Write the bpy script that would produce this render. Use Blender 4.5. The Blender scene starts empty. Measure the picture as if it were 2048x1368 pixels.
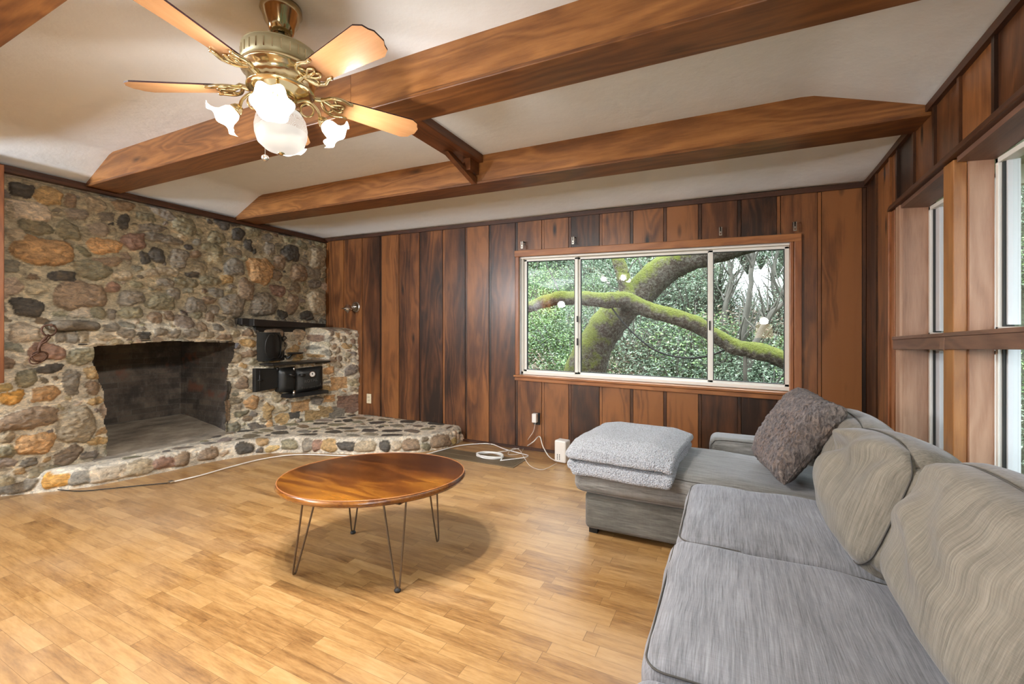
import bpy, math, random
import numpy as np
from mathutils import Vector, Matrix, noise, Euler

# ------------------------------------------------------------------ camera
F, HOR, D, CAMZ = 880.0, 660.0, 4.1, 1.222
TH = math.atan(436 / 880.0); SN, CS = math.sin(TH), math.cos(TH)
sc = bpy.context.scene
col = sc.collection
cam_d = bpy.data.cameras.new('camera'); cam = bpy.data.objects.new('camera', cam_d); col.objects.link(cam)
cam.location = (0, 0, CAMZ); cam.rotation_euler = (math.pi / 2, 0, TH)
cam_d.sensor_width = 36; cam_d.lens = 36 * F / 2048; cam_d.shift_y = -(684 - HOR) / 2048
cam_d.clip_start = .02; cam_d.clip_end = 200
sc.camera = cam
# ------------------------------------------------------------------ light and exposure
w = bpy.data.worlds.new('overcast'); sc.world = w; w.use_nodes = True
bg = w.node_tree.nodes['Background']; bg.inputs[0].default_value = (.86, .93, 1, 1); bg.inputs[1].default_value = 3.8
BULB_W, GLOW_W, LAMP_W, FILL_W = 24.0, 8.0, 14.0, 150.0
sc.view_settings.view_transform = 'Standard'; sc.view_settings.look = 'None'
sc.view_settings.exposure = 1.1; sc.view_settings.gamma = 1; sc.view_settings.use_curve_mapping = False
try:
    sc.cycles.max_bounces = 6; sc.cycles.diffuse_bounces = 4; sc.cycles.use_adaptive_sampling = True; sc.cycles.adaptive_threshold = .07; sc.cycles.adaptive_min_samples = 16; sc.cycles.transparent_max_bounces = 16
    sc.cycles.use_denoising = True; sc.cycles.sample_clamp_indirect = 6; sc.cycles.caustics_reflective = False
except Exception: pass

R_ = math.radians
rnd = random.Random(7)
def ray(u, v): return (-F * SN + (u - 1024) * CS, F * CS + (u - 1024) * SN, HOR - v)
def onx(u, v, x): r = ray(u, v); t = x / r[0]; return Vector((x, r[1] * t, CAMZ + r[2] * t))
def ony(u, v, y): r = ray(u, v); t = y / r[1]; return Vector((r[0] * t, y, CAMZ + r[2] * t))
def onz(u, v, z): r = ray(u, v); t = (z - CAMZ) / r[2]; return Vector((r[0] * t, r[1] * t, z))
L, RR = -4.80, 0.909
def lerp(a, b, t): return a + (b - a) * t
def sstep(a, b, x):
    t = np.clip((x - a) / (b - a), 0, 1); return t * t * (3 - 2 * t)
def zflat(x): return 2.62 - .0202 * (x + 4.3)
def zbot(x): return 2.402 - .0172 * (x + 4.8)
def zR(y): return 2.322 + (4.1 - y) * .03
def zB(x): return 2.422 - .0175 * (x + 4.8)
def zceil(x, y):
    zf = zflat(x)
    if x < -4.36: zf = lerp(2.43, zflat(-4.36), (x + 4.8) / .44)
    if x > .40: zf = lerp(zflat(.4), zR(y), (x - .4) / (RR - .4))
    if y > 3.25: zf = lerp(zf, zB(x), (y - 3.25) / (D - 3.25))
    return zf

# ------------------------------------------------------------------ mesh builder
class MB:
    def __init__(s): s.v = []; s.f = []; s.t = []; s.tone = 0.5; s.rest = {}
    def add(s, vs, fs):
        n = len(s.v); s.v += [tuple(p) for p in vs]; s.f += [tuple(i + n for i in q) for q in fs]; s.t += [s.tone] * len(vs); return s
    def hexa(s, p):  # 8 corners: bottom 4 ccw, top 4
        return s.add(p, [(3, 2, 1, 0), (4, 5, 6, 7), (0, 1, 5, 4), (1, 2, 6, 5), (2, 3, 7, 6), (3, 0, 4, 7)])
    def box(s, a, b, m=None):
        x0, y0, z0 = a; x1, y1, z1 = b
        p = [(x0, y0, z0), (x1, y0, z0), (x1, y1, z0), (x0, y1, z0), (x0, y0, z1), (x1, y0, z1), (x1, y1, z1), (x0, y1, z1)]
        if m: p = [m @ Vector(q) for q in p]
        return s.hexa(p)
    def tube(s, pts, r, n=8, closed=False, cap=True):
        pts = [Vector(p) for p in pts]; k = len(pts); vs = []
        rs = r if isinstance(r, (list, tuple)) else [r] * k
        up = Vector((0, 0, 1)); prev = None
        for i, p in enumerate(pts):
            a = pts[(i - 1) % k] if (closed or i > 0) else p; b = pts[(i + 1) % k] if (closed or i < k - 1) else p
            t = (b - a).normalized() if (b - a).length > 1e-9 else Vector((0, 0, 1))
            if prev is None:
                ref = up if abs(t.z) < .9 else Vector((1, 0, 0)); x = t.cross(ref).normalized()
            else: x = (prev - t * prev.dot(t)).normalized()
            prev = x; y = t.cross(x)
            for j in range(n):
                an = 2 * math.pi * j / n; vs.append(p + (x * math.cos(an) + y * math.sin(an)) * rs[i])
        fs = []
        for i in range(k if closed else k - 1):
            for j in range(n):
                a, b = i * n + j, i * n + (j + 1) % n; c, d = ((i + 1) % k) * n + (j + 1) % n, ((i + 1) % k) * n + j
                fs.append((a, b, c, d))
        if cap and not closed: fs += [tuple(range(n))[::-1], tuple(range((k - 1) * n, k * n))]
        return s.add(vs, fs)
    def lathe(s, prof, n=32, m=None, wav=None):
        vs = []; k = len(prof)
        for i, (r, z) in enumerate(prof):
            for j in range(n):
                a = 2 * math.pi * j / n
                rr, zz = (r, z) if wav is None else wav(r, z, a, i / (k - 1))
                vs.append(Vector((rr * math.cos(a), rr * math.sin(a), zz)))
        if m: vs = [m @ v for v in vs]
        fs = [(i * n + j, i * n + (j + 1) % n, (i + 1) * n + (j + 1) % n, (i + 1) * n + j) for i in range(k - 1) for j in range(n)]
        return s.add(vs, fs)
    def prism(s, poly, d, m=None):  # polygon in xy, extruded along z by d=(z0,z1)
        n = len(poly); vs = [Vector((x, y, d[0])) for x, y in poly] + [Vector((x, y, d[1])) for x, y in poly]
        if m: vs = [m @ v for v in vs]
        return s.add(vs, [tuple(range(n))[::-1], tuple(range(n, 2 * n))] + [(i, (i + 1) % n, n + (i + 1) % n, n + i) for i in range(n)])
    def rbox(s, c, size, r, crown=0, n=14, rot=None, nz=0, nf=3, sag=None, seed=0):
        h = [q / 2 for q in size]; r = min(r, *h) * .999
        def axis(hh):  # samples dense near the rounded ends
            a = [-hh + r * (1 - math.cos(math.pi / 2 * i / 5)) for i in range(5)]
            mid = [lerp(-(hh - r), hh - r, i / n) for i in range(n + 1)]
            return a + mid + [-q for q in a[::-1]]
        A = [axis(q) for q in h]; vid = {}; vs = []; fs = []; rs_ = []
        def V(p):
            k = tuple(round(q, 6) for q in p)
            if k not in vid:
                inn = [max(-(h[i] - r), min(h[i] - r, p[i])) for i in range(3)]
                d = Vector([p[i] - inn[i] for i in range(3)])
                q = Vector(inn) + (d.normalized() * r if d.length > 1e-9 else d)
                ux, uy, uz = p[0] / h[0], p[1] / h[1], p[2] / h[2]
                q0 = q.copy(); q.z += crown * (1 - ux ** 4) * (1 - uy ** 4) * uz
                if sag: q += sag(ux, uy, uz)
                vid[k] = len(vs); vs.append(q); rs_.append(q0)
            return vid[k]
        for ax in range(3):
            i, j = (ax + 1) % 3, (ax + 2) % 3
            for sgn in (-1, 1):
                for a in range(len(A[i]) - 1):
                    for b in range(len(A[j]) - 1):
                        q = []
                        for (aa, bb) in ((a, b), (a + 1, b), (a + 1, b + 1), (a, b + 1)):
                            p = [0, 0, 0]; p[ax] = sgn * h[ax]; p[i] = A[i][aa]; p[j] = A[j][bb]; q.append(V(p))
                        if len(set(q)) > 2: fs.append(tuple(q) if sgn > 0 else tuple(q[::-1]))
        M = Matrix.Translation(Vector(c)) @ (rot.to_matrix().to_4x4() if rot else Matrix())
        out = []
        for q in vs:
            if nz:
                dn = q.normalized(); q = q + dn * nz * (noise.noise(q * nf + Vector((seed * 3.1, 0, 0))) + .5 * noise.noise(q * nf * 2.7 + Vector((0, seed, 0))))
            out.append(M @ q)
        for i_, q in enumerate(rs_): s.rest[len(s.v) + i_] = tuple(q + Vector(c))
        return s.add(out, fs)
    def build(s, name, mat, parent=None, smooth=False, bevel=0, **kw):
        me = bpy.data.meshes.new(name); me.from_pydata(s.v, [], s.f); me.update()
        a = me.attributes.new('tone', 'FLOAT', 'POINT'); a.data.foreach_set('value', np.array(s.t, dtype=np.float32))
        if s.rest:
            a = me.attributes.new('rest', 'FLOAT_VECTOR', 'POINT'); a.data.foreach_set('vector', np.array([s.rest.get(i, s.v[i]) for i in range(len(s.v))], dtype=np.float32).ravel())
        o = bpy.data.objects.new(name, me); col.objects.link(o)
        if mat: me.materials.append(mat)
        if smooth: me.polygons.foreach_set('use_smooth', [True] * len(me.polygons))
        if parent: o.parent = parent; o.matrix_parent_inverse = Matrix.Identity(4); o.location = -(parent.location + (parent.parent.location if parent.parent else Vector()))
        if bevel:
            b = o.modifiers.new('b', 'BEVEL'); b.width = bevel; b.segments = 2; b.limit_method = 'ANGLE'
        for k, v in kw.items(): o[k] = v
        return o
def tag(o, label, cat, group=None, kind=None):
    o['label'] = label; o['category'] = cat
    if group: o['group'] = group
    if kind: o['kind'] = kind
    return o
def thing(name, label, cat, loc=(0, 0, 0), group=None):
    o = bpy.data.objects.new(name, None); o.empty_display_size = .1; col.objects.link(o); o.location = loc
    return tag(o, label, cat, group)
def struct(o): o['kind'] = 'structure'; return o
def grid_faces(nu, nv, keep=None):
    i, j = np.meshgrid(np.arange(nu - 1), np.arange(nv - 1), indexing='ij')
    a = (i * nv + j).ravel(); q = np.stack([a, a + nv, a + nv + 1, a + 1], 1)
    return q if keep is None else q[keep.ravel()]
def np_mesh(name, V, Q, mat, colr=None, parent=None, smooth=True, sharp=None):
    me = bpy.data.meshes.new(name)
    used = np.unique(Q); mp = np.zeros(len(V), dtype=np.int64); mp[used] = np.arange(len(used)); V = V[used]; Q = mp[Q]
    if colr is not None: colr = colr[used]
    me.from_pydata(V.tolist(), [], Q.tolist()); me.update()
    if colr is not None:
        a = me.attributes.new('Col', 'FLOAT_COLOR', 'POINT'); a.data.foreach_set('color', np.concatenate([colr, np.ones((len(colr), 1))], 1).astype(np.float32).ravel())
    o = bpy.data.objects.new(name, me); col.objects.link(o); me.materials.append(mat)
    me.polygons.foreach_set('use_smooth', [smooth] * len(me.polygons))
    if parent: o.parent = parent; o.location = -parent.location
    return o

# ------------------------------------------------------------------ materials
class NT:
    def __init__(s, name):
        s.m = bpy.data.materials.new(name); s.m.use_nodes = True; s.t = s.m.node_tree; s.n = s.t.nodes; s.l = s.t.links
        s.b = s.n['Principled BSDF']; s.out = s.n['Material Output']
    def node(s, typ, ins=None, **kw):
        n = s.n.new(typ)
        for k, v in kw.items(): setattr(n, k, v)
        for k, v in (ins or {}).items(): s.set(n.inputs[k], v)
        return n
    def set(s, inp, v):
        if isinstance(v, bpy.types.NodeSocket): s.l.new(v, inp)
        elif isinstance(v, (tuple, list)) and len(v) == 3 and inp.type == 'RGBA': inp.default_value = (*v, 1)
        else: inp.default_value = v
    def math(s, op, a, b=0, c=0, clamp=False):
        n = s.node('ShaderNodeMath', {0: a, 1: b, 2: c}, operation=op); n.use_clamp = clamp; return n.outputs[0]
    def vmath(s, op, a, b=(0, 0, 0)):
        return s.node('ShaderNodeVectorMath', {0: a, 1: b}, operation=op).outputs[0]
    def obj(s): return s.node('ShaderNodeTexCoord').outputs['Object']
    def mapping(s, v, scale=(1, 1, 1), loc=(0, 0, 0), rot=(0, 0, 0)):
        return s.node('ShaderNodeMapping', {'Vector': v, 'Scale': scale, 'Location': loc, 'Rotation': rot}).outputs[0]
    def noise(s, v, scale, det=4, rough=.55, dist=0):
        return s.node('ShaderNodeTexNoise', {'Vector': v, 'Scale': scale, 'Detail': det, 'Roughness': rough, 'Distortion': dist}).outputs[0]
    def ramp(s, f, stops, interp='LINEAR'):
        n = s.node('ShaderNodeValToRGB', {0: f}); n.color_ramp.interpolation = interp; e = n.color_ramp.elements
        while len(e) < len(stops): e.new(.5)
        for i, (p, c) in enumerate(stops): e[i].position = p; e[i].color = (*c, 1) if len(c) == 3 else c
        return n.outputs[0]
    def mix(s, f, a, b, mode='MIX'):
        n = s.node('ShaderNodeMix', data_type='RGBA', blend_type=mode); s.set(n.inputs[0], f); s.set(n.inputs[6], a); s.set(n.inputs[7], b); return n.outputs[2]
    def bump(s, h, st=.3, dist=.01):
        n = s.node('ShaderNodeBump', {'Height': h, 'Strength': st, 'Distance': dist}); s.l.new(n.outputs[0], s.b.inputs['Normal']); return n
    def attr(s, name, out='Fac'): return s.node('ShaderNodeAttribute', attribute_name=name).outputs[out]
    def col(s, c): s.set(s.b.inputs['Base Color'], c)
    def p(s, **kw):
        for k, v in kw.items(): s.set(s.b.inputs[k.replace('_', ' ')], v)
        return s

def g3(v): return (v, v, v)
def plain(name, c, rough=.5, metal=0, nz=0, bump=0, bs=60, **kw):
    k = NT(name); k.p(Roughness=rough, Metallic=metal, **kw)
    n = k.noise(k.obj(), bs, 3)
    k.col(k.mix(k.math('MULTIPLY', n, nz), c, tuple(q * .5 for q in c)) if nz else c)
    if bump: k.bump(n, bump, .004)
    return k.m
def wood(name, dark, mid, light, axis='z', rough=.45, knots=.5, tonew=.55, stain=.5, coat=.15, ring=1.0, spec=.4):
    k = NT(name); t = k.attr('tone'); o = k.obj()
    off = k.vmath('SCALE', (13.7, 7.3, 9.1)); off.node.inputs['Scale'].default_value = 1; k.l.new(k.math('MULTIPLY', t, 9.0), off.node.inputs['Scale'])
    v = k.vmath('ADD', o, off)
    st = {'x': (.09, 1, 1), 'y': (1, .09, 1), 'z': (1, 1, .09)}[axis]
    sk = {'x': (.45, 1.3, 1.3), 'y': (1.3, .45, 1.3), 'z': (1.3, 1.3, .45)}[axis]
    vs = k.mapping(v, st)
    dist = k.noise(k.mapping(v, sk), 1.6, 3)
    vd = k.vmath('ADD', vs, k.vmath('SCALE', k.node('ShaderNodeCombineXYZ', {0: dist, 1: dist, 2: dist}).outputs[0])); 
    vd.node.inputs[1].links[0].from_node.inputs['Scale'].default_value = .35
    rings = k.math('SINE', k.math('MULTIPLY', k.noise(vd, 3.2, 2, .4), 75 * ring))
    rings = k.math('MULTIPLY_ADD', rings, .5, .5)
    fine = k.noise(vs, 85, 3, .7)
    broad = k.noise(k.mapping(v, {'x': (.3, 1, 1), 'y': (1, .3, 1), 'z': (1, 1, .3)}[axis]), 3.2, 3)
    f = k.math('ADD', k.math('MULTIPLY', rings, .19), k.math('MULTIPLY', fine, .42))
    f = k.math('ADD', f, k.math('MULTIPLY', k.math('SUBTRACT', broad, .5), stain * 1.6))
    wn = k.node('ShaderNodeTexWhiteNoise', {'W': k.math('MULTIPLY', t, 91.7)}, noise_dimensions='1D').outputs[0]
    f = k.math('ADD', f, k.math('MULTIPLY', k.math('SUBTRACT', wn, .5), tonew))
    f = k.math('ADD', f, .17)
    c = k.ramp(f, [(.08, dark), (.45, mid), (.85, light)])
    if knots:
        vk = k.node('ShaderNodeTexVoronoi', {'Vector': k.mapping(v, {'x': (1.4, 4.6, 4.6), 'y': (4.6, 1.4, 4.6), 'z': (4.6, 4.6, 1.4)}[axis]), 'Scale': 1.0}).outputs['Distance']
        km = k.math('SUBTRACT', 1, k.math('MULTIPLY', vk, 8.0), clamp=True)
        c = k.mix(k.math('MULTIPLY', km, knots * 1.6, clamp=True), c, tuple(q * .35 for q in dark))
    k.col(c); k.p(Roughness=rough, Coat_Weight=coat, Coat_Roughness=.25); k.b.inputs['Specular IOR Level'].default_value = spec
    k.bump(k.math('ADD', fine, k.math('MULTIPLY', rings, .4)), .12, .004)
    return k.m

M = {}
M['panel'] = wood('redwood_panel', (.018, .007, .003), (.10, .036, .013), (.27, .105, .032), 'z', .42, .9, .95, 1.0, .25)
M['panel_light'] = wood('pale_redwood_jamb', (.18, .09, .055), (.36, .20, .125), (.48, .30, .20), 'z', .5, .25, .3, .3, .1)
M['rail'] = wood('weathered_rail', (.08, .04, .03), (.17, .09, .062), (.25, .14, .095), 'y', .5, .1, .2, .3, .1)
M['darktrim_x'] = wood('dark_trim', (.02, .009, .005), (.07, .026, .012), (.15, .05, .02), 'x', .5, .1, .3, .3, .1)
M['darktrim_y'] = wood('dark_trim_side', (.025, .01, .006), (.085, .032, .014), (.2, .07, .028), 'y', .5, .1, .3, .3, .1)
M['casing'] = wood('window_casing', (.16, .055, .02), (.34, .135, .045), (.48, .22, .08), 'x', .45, .1, .2, .2, .15)
M['casing_z'] = wood('window_casing_upright', (.12, .04, .015), (.28, .1, .035), (.42, .18, .06), 'z', .45, .1, .2, .2, .15)
M['post'] = wood('amber_post', (.17, .065, .018), (.34, .145, .045), (.48, .24, .085), 'z', .42, .1, .2, .2, .2)
M['beam'] = wood('fir_beam', (.06, .022, .008), (.20, .078, .022), (.40, .175, .052), 'x', .42, .55, .2, .5, .2, 1.3)
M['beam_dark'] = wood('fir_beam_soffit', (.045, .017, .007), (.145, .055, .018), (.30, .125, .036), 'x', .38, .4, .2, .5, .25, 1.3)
M['beam_y'] = wood('fir_strut', (.05, .018, .007), (.15, .05, .016), (.26, .1, .035), 'y', .45, .3, .3, .4, .15)
M['table'] = wood('lacquered_tabletop', (.035, .009, .002), (.13, .038, .005), (.42, .165, .018), 'x', .14, .12, .2, .9, 1.0, .8)
M['blade'] = wood('oak_veneer', (.36, .17, .07), (.48, .25, .11), (.58, .34, .17), 'x', .22, 0, .1, .15, .6, .6)
M['blade_edge'] = plain('blade_edge', (.03, .006, .01), .5)
k = NT('ceiling_paint'); n = k.noise(k.obj(), 7, 4); k.col(k.mix(n, (.76, .82, .875), (.82, .88, .935))); k.p(Roughness=.85); k.bump(k.math('ADD', n, k.math('MULTIPLY', k.noise(k.obj(), 60, 3), .12)), .25, .02); M['ceiling'] = k.m  # blue tint in the colour offsets warm light bounced off the wood
M['white'] = plain('white_vinyl', (.80, .79, .74), .4)
M['greywhite'] = plain('aluminium_white', (.62, .64, .67), .35)
M['gasket'] = plain('dark_gasket', (.03, .035, .035), .6)
M['brass'] = plain('antique_brass', (.78, .66, .40), .17, 1)
M['brass_dark'] = plain('dark_polished_brass', (.42, .33, .19), .12, 1)
M['motor'] = plain('motor_band', (.52, .48, .30), .38, .35)
M['chrome'] = plain('satin_nickel', (.72, .68, .62), .22, 1)
M['iron'] = plain('cast_iron', (.018, .018, .017), .42, .2, .3, .15, 80)
M['iron_edge'] = plain('worn_iron', (.045, .042, .04), .35, .5, .4, .2, 60)
M['cast_letter'] = plain('cast_letter', (.10, .095, .09), .4, .4)
M['rust'] = plain('rusty_iron', (.11, .05, .028), .65, .4, .7, .4, 120)
M['steel_rod'] = plain('raw_steel_rod', (.16, .12, .085), .35, .8)
M['rubber'] = plain('black_rubber', (.015, .015, .015), .6)
M['plastic'] = plain('white_plastic', (.82, .81, .78), .35)
M['almond'] = plain('almond_plastic', (.70, .60, .42), .4)
M['slot'] = plain('dark_slot', (.01, .01, .01), .6)
M['dial'] = plain('enamel_dial', (.85, .84, .80), .3)
M['grille'] = plain('painted_floor_grille', (.20, .145, .085), .45, .3)
M['hook'] = plain('metal_hook', (.55, .52, .45), .3, .9)
M['darkhook'] = plain('dark_hook', (.05, .035, .025), .4, .6)
M['plaster'] = plain('plain_plaster', (.6, .56, .5), .8)
M['soffit'] = plain('eave_paint', (.55, .55, .40), .7)

def glass(name, tint=(.93, .97, .95)):
    k = NT(name); k.n.remove(k.b)
    tr = k.node('ShaderNodeBsdfTransparent', {0: (*tint, 1)}); gl = k.node('ShaderNodeBsdfGlossy', {'Roughness': .01})
    bf = k.node('ShaderNodeNewGeometry').outputs['Backfacing']; fr = k.node('ShaderNodeFresnel', {'IOR': k.math('SUBTRACT', 1.5, k.math('MULTIPLY', bf, .83333))}); mx = k.node('ShaderNodeMixShader', {0: fr.outputs[0]})
    k.l.new(tr.outputs[0], mx.inputs[1]); k.l.new(gl.outputs[0], mx.inputs[2]); k.l.new(mx.outputs[0], k.out.inputs[0]); return k.m
M['glass'] = glass('window_glass')
def emis(name, c, st, base=(.9, .87, .8)):
    k = NT(name); k.p(Roughness=.3); k.col(base); k.b.inputs['Emission Color'].default_value = (*c, 1); k.b.inputs['Emission Strength'].default_value = st; return k.m
M['tulip'] = emis('lit_tulip_glass', (1, .95, .86), .9)
k = NT('etched_globe_glass'); o = k.obj(); vz = k.node('ShaderNodeSeparateXYZ', {0: o}).outputs[2]
band = k.math('MULTIPLY', k.math('GREATER_THAN', vz, 2.045), k.math('LESS_THAN', vz, 2.10))
vor = k.node('ShaderNodeTexVoronoi', {'Vector': o, 'Scale': 38.0}, feature='F1').outputs['Distance']
pat = k.math('MULTIPLY', band, k.math('GREATER_THAN', k.math('SINE', k.math('MULTIPLY', vor, 42)), .45))
k.col(k.mix(pat, (.22, .20, .17), (.12, .08, .06))); k.p(Roughness=.4); k.set(k.b.inputs['Emission Color'], k.mix(pat, (1, .93, .84), (.75, .55, .42))); k.b.inputs['Emission Strength'].default_value = .33; M['globe'] = k.m
M['lampshade'] = emis('lit_lampshade', (1, .75, .42), 3.0)

# floor strips along x
k = NT('oak_strip_floor'); o = k.obj(); xyz = k.node('ShaderNodeSeparateXYZ', {0: o}); X, Y = xyz.outputs[0], xyz.outputs[1]
yy = k.math('DIVIDE', Y, .062); row = k.math('FLOOR', yy); fy = k.math('FRACT', yy)
ro = k.node('ShaderNodeTexWhiteNoise', {'W': row}, noise_dimensions='1D').outputs[0]
xx = k.math('DIVIDE', k.math('ADD', X, k.math('MULTIPLY', ro, 7.3)), k.math('MULTIPLY_ADD', k.node('ShaderNodeTexWhiteNoise', {'W': k.math('ADD', row, 33.3)}, noise_dimensions='1D').outputs[0], .22, .26)); cell = k.math('FLOOR', xx); fx = k.math('FRACT', xx)
cv = k.node('ShaderNodeCombineXYZ', {0: cell, 1: row, 2: 0}).outputs[0]
cr = k.node('ShaderNodeTexWhiteNoise', {'Vector': cv}, noise_dimensions='3D')
rv = cr.outputs[0]; rc = cr.outputs[1]
gv = k.vmath('ADD', k.mapping(o, (.13, 1, 1)), k.vmath('SCALE', rc)); gv.node.inputs[1].links[0].from_node.inputs['Scale'].default_value = 5
gn = k.noise(gv, 28, 4, .65, .4); gf = k.noise(gv, 110, 3, .7)
rg = k.math('SINE', k.math('MULTIPLY', k.noise(gv, 5, 2, .4), 70))
f = k.math('ADD', k.math('MULTIPLY', gn, .58), k.math('MULTIPLY', rv, .24)); f = k.math('ADD', f, k.math('MULTIPLY', rg, .035)); f = k.math('ADD', f, k.math('MULTIPLY', k.math('SUBTRACT', gf, .5), .42))
c = k.ramp(f, [(.10, (.13, .055, .016)), (.30, (.30, .155, .050)), (.48, (.42, .24, .088)), (.80, (.54, .345, .155))])
wear = k.noise(k.mapping(o, (.6, 1, 1)), 1.1, 4, .6)
c = k.mix(k.math('MULTIPLY', k.ramp(wear, [(.45, g3(0)), (.7, g3(1))]), .35), c, (.55, .42, .29))
st = k.noise(k.mapping(o, (.5, 1, 1), (7, 3, 0)), 2.2, 5, .65); c = k.mix(k.math('MULTIPLY', k.ramp(st, [(.55, g3(0)), (.72, g3(1))]), .35), c, (.17, .08, .03))
gap = k.math('MAXIMUM', k.math('LESS_THAN', fy, .022), k.math('LESS_THAN', fx, .006))
c = k.mix(k.math('MULTIPLY', gap, .6), c, (.10, .05, .02)); k.col(c)
k.p(Roughness=k.math('MULTIPLY_ADD', gn, .2, .30), Coat_Weight=.15, Coat_Roughness=.3); k.bump(k.math('SUBTRACT', gf, gap), .12, .003); M['floor'] = k.m

def fabric(name, axis, dark_=None, light_=None, lean=0):
    return fabric_(name, axis, dark_ or (.125, .115, .10), light_ or (.33, .32, .30), lean)
def fabric_(name, axis, dark=(.125, .115, .10), light=(.33, .32, .30), lean=0):
    k = NT(name); o = k.attr('rest', 'Vector'); sc_ = {'x': (.03, 1, .3), 'y': (1, .03, .15), 'z': (.3, 1, .03)}[axis]
    a = k.noise(k.mapping(o, sc_), 260, 3, .8); b = k.noise(k.mapping(o, tuple(3 * q if q < .5 else q for q in sc_)), 60, 3, .6); bl = k.noise(o, 3.0, 3)
    xs = k.noise(k.mapping(o, {'x': (1, .05, .05), 'y': (.05, 1, .05), 'z': (.05, .05, 1)}[axis]), 330, 1, .5)
    f = k.math('ADD', k.math('MULTIPLY', a, .95), k.math('MULTIPLY', b, .33)); f = k.math('ADD', f, k.math('MULTIPLY', xs, .10)); f = k.math('ADD', f, k.math('MULTIPLY', k.math('SUBTRACT', bl, .5), .35))
    k.col(k.ramp(f, [(.40, dark), (.78, tuple(lerp(x, y, .6) for x, y in zip(dark, light))), (1.0, light)])); k.p(Roughness=.9, Sheen_Weight=.35, Sheen_Roughness=.4)
    k.b.inputs['Sheen Tint'].default_value = (.8, .85, 1, 1); k.bump(k.math('ADD', a, xs), .35, .002); return k.m  # blue sheen tint stands in for daylight from the windows
M['fab_y'] = fabric('charcoal_weave_long', 'y', (.075, .077, .082), (.37, .38, .415)); M['fab_x'] = fabric('charcoal_weave_cross', 'x', (.08, .078, .07), (.34, .335, .32)); M['fab_z'] = fabric('charcoal_weave_upright', 'z', (.095, .086, .066), (.33, .30, .245), 20)  # long seat weave tinted blue to carry the window light
M['fab_base'] = fabric('shaded_base_weave', 'x', (.06, .058, .05), (.20, .195, .175))  # shade on the base put into the colour: darker copy of the weave
M['piping'] = plain('dark_piping', (.085, .08, .072), .9)
k = NT('sherpa_fleece'); o = k.obj(); v1 = k.node('ShaderNodeTexVoronoi', {'Vector': k.mapping(o, (1, 1, 1)), 'Scale': 130.0}).outputs['Distance']; n1 = k.noise(o, 60, 4, .8)
k.col(k.mix(k.ramp(v1, [(.2, g3(0)), (.75, g3(1))]), (.60, .63, .70), (.28, .295, .335))); k.p(Roughness=.95, Sheen_Weight=.6); k.bump(k.math('SUBTRACT', k.math('MULTIPLY', n1, 1.5), v1), 1.0, .012); M['fleece'] = k.m
k = NT('faux_fur'); o = k.obj(); n1 = k.noise(k.mapping(o, (1, 1, .45)), 45, 5, .8, 1.5); n2 = k.noise(o, 6, 3); nx = k.node('ShaderNodeNewGeometry').outputs['Position']
k.col(k.mix(k.ramp(n1, [(.42, g3(0)), (.6, g3(1))]), k.mix(n2, (.045, .032, .026), (.11, .085, .075)), k.mix(k.ramp(n2, [(.4, g3(0)), (.6, g3(1))]), (.30, .20, .14), (.30, .25, .22)))); k.p(Roughness=.95, Sheen_Weight=.25, Sheen_Roughness=.5)
k.b.inputs['Sheen Tint'].default_value = (.8, .85, 1, 1); k.bump(n1, 1.0, .02); M['fur'] = k.m

def stone_mat(name, bs=1.0):
    k = NT(name); o = k.obj(); c0 = k.attr('Col', 'Color')
    n1 = k.noise(k.mapping(o, (1, .7, 1.4)), 26, 6, .75, .8); n2 = k.noise(o, 9, 5, .7); n3 = k.noise(k.mapping(o, (1, .5, 1.6), (3, 1, 2)), 60, 5, .8, 1.0); n4 = k.noise(o, 160, 3, .7)
    c = k.mix(1.0, c0, k.ramp(n1, [(.28, (.30, .28, .26)), (.5, (.95, .95, .95)), (.72, (1.85, 1.7, 1.5))]), 'MULTIPLY')
    c = k.mix(k.math('MULTIPLY', k.ramp(n2, [(.54, g3(0)), (.68, g3(1))]), .30), c, (.32, .22, .11))
    c = k.mix(k.math('MULTIPLY', k.ramp(n3, [(.66, g3(0)), (.74, g3(1))]), .5), c, (.62, .56, .47))
    c = k.mix(k.math('MULTIPLY', k.ramp(n3, [(.28, g3(1)), (.36, g3(0))]), .6), c, (.03, .027, .022))
    k.col(c); k.p(Roughness=k.math('MULTIPLY_ADD', n1, .5, .35)); k.bump(k.math('ADD', k.math('MULTIPLY', n1, 1.0), k.math('ADD', k.math('MULTIPLY', n3, .8), k.math('MULTIPLY', n4, .25))), .7 * bs, .012); return k.m
M['stone'] = stone_mat('field_stone')
M['cobble'] = stone_mat('hearth_cobble', .5)
k = NT('sooty_firebrick'); o = k.obj(); br = k.node('ShaderNodeTexBrick', {'Vector': k.node('ShaderNodeCombineXYZ', {0: k.math('ADD', k.node('ShaderNodeSeparateXYZ', {0: o}).outputs[1], k.node('ShaderNodeSeparateXYZ', {0: o}).outputs[0]), 1: k.node('ShaderNodeSeparateXYZ', {0: o}).outputs[2], 2: 0}).outputs[0], 'Scale': 1.0, 'Mortar Size': .004, 'Brick Width': .22, 'Row Height': .058})
br.inputs['Color1'].default_value = (.09, .075, .062, 1); br.inputs['Color2'].default_value = (.21, .165, .13, 1); br.inputs['Mortar'].default_value = (.15, .135, .115, 1)
n1 = k.noise(o, 3.2, 5, .7); n2 = k.noise(k.mapping(o, (1, 1, .4)), 22, 5, .8)
c = k.mix(k.math('MULTIPLY', k.ramp(n1, [(.40, g3(1)), (.60, g3(0))]), .75), br.outputs[0], (.035, .030, .030)); c = k.mix(k.math('MULTIPLY', k.ramp(n2, [(.55, g3(0)), (.75, g3(1))]), .6), c, (.27, .24, .21))
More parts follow.
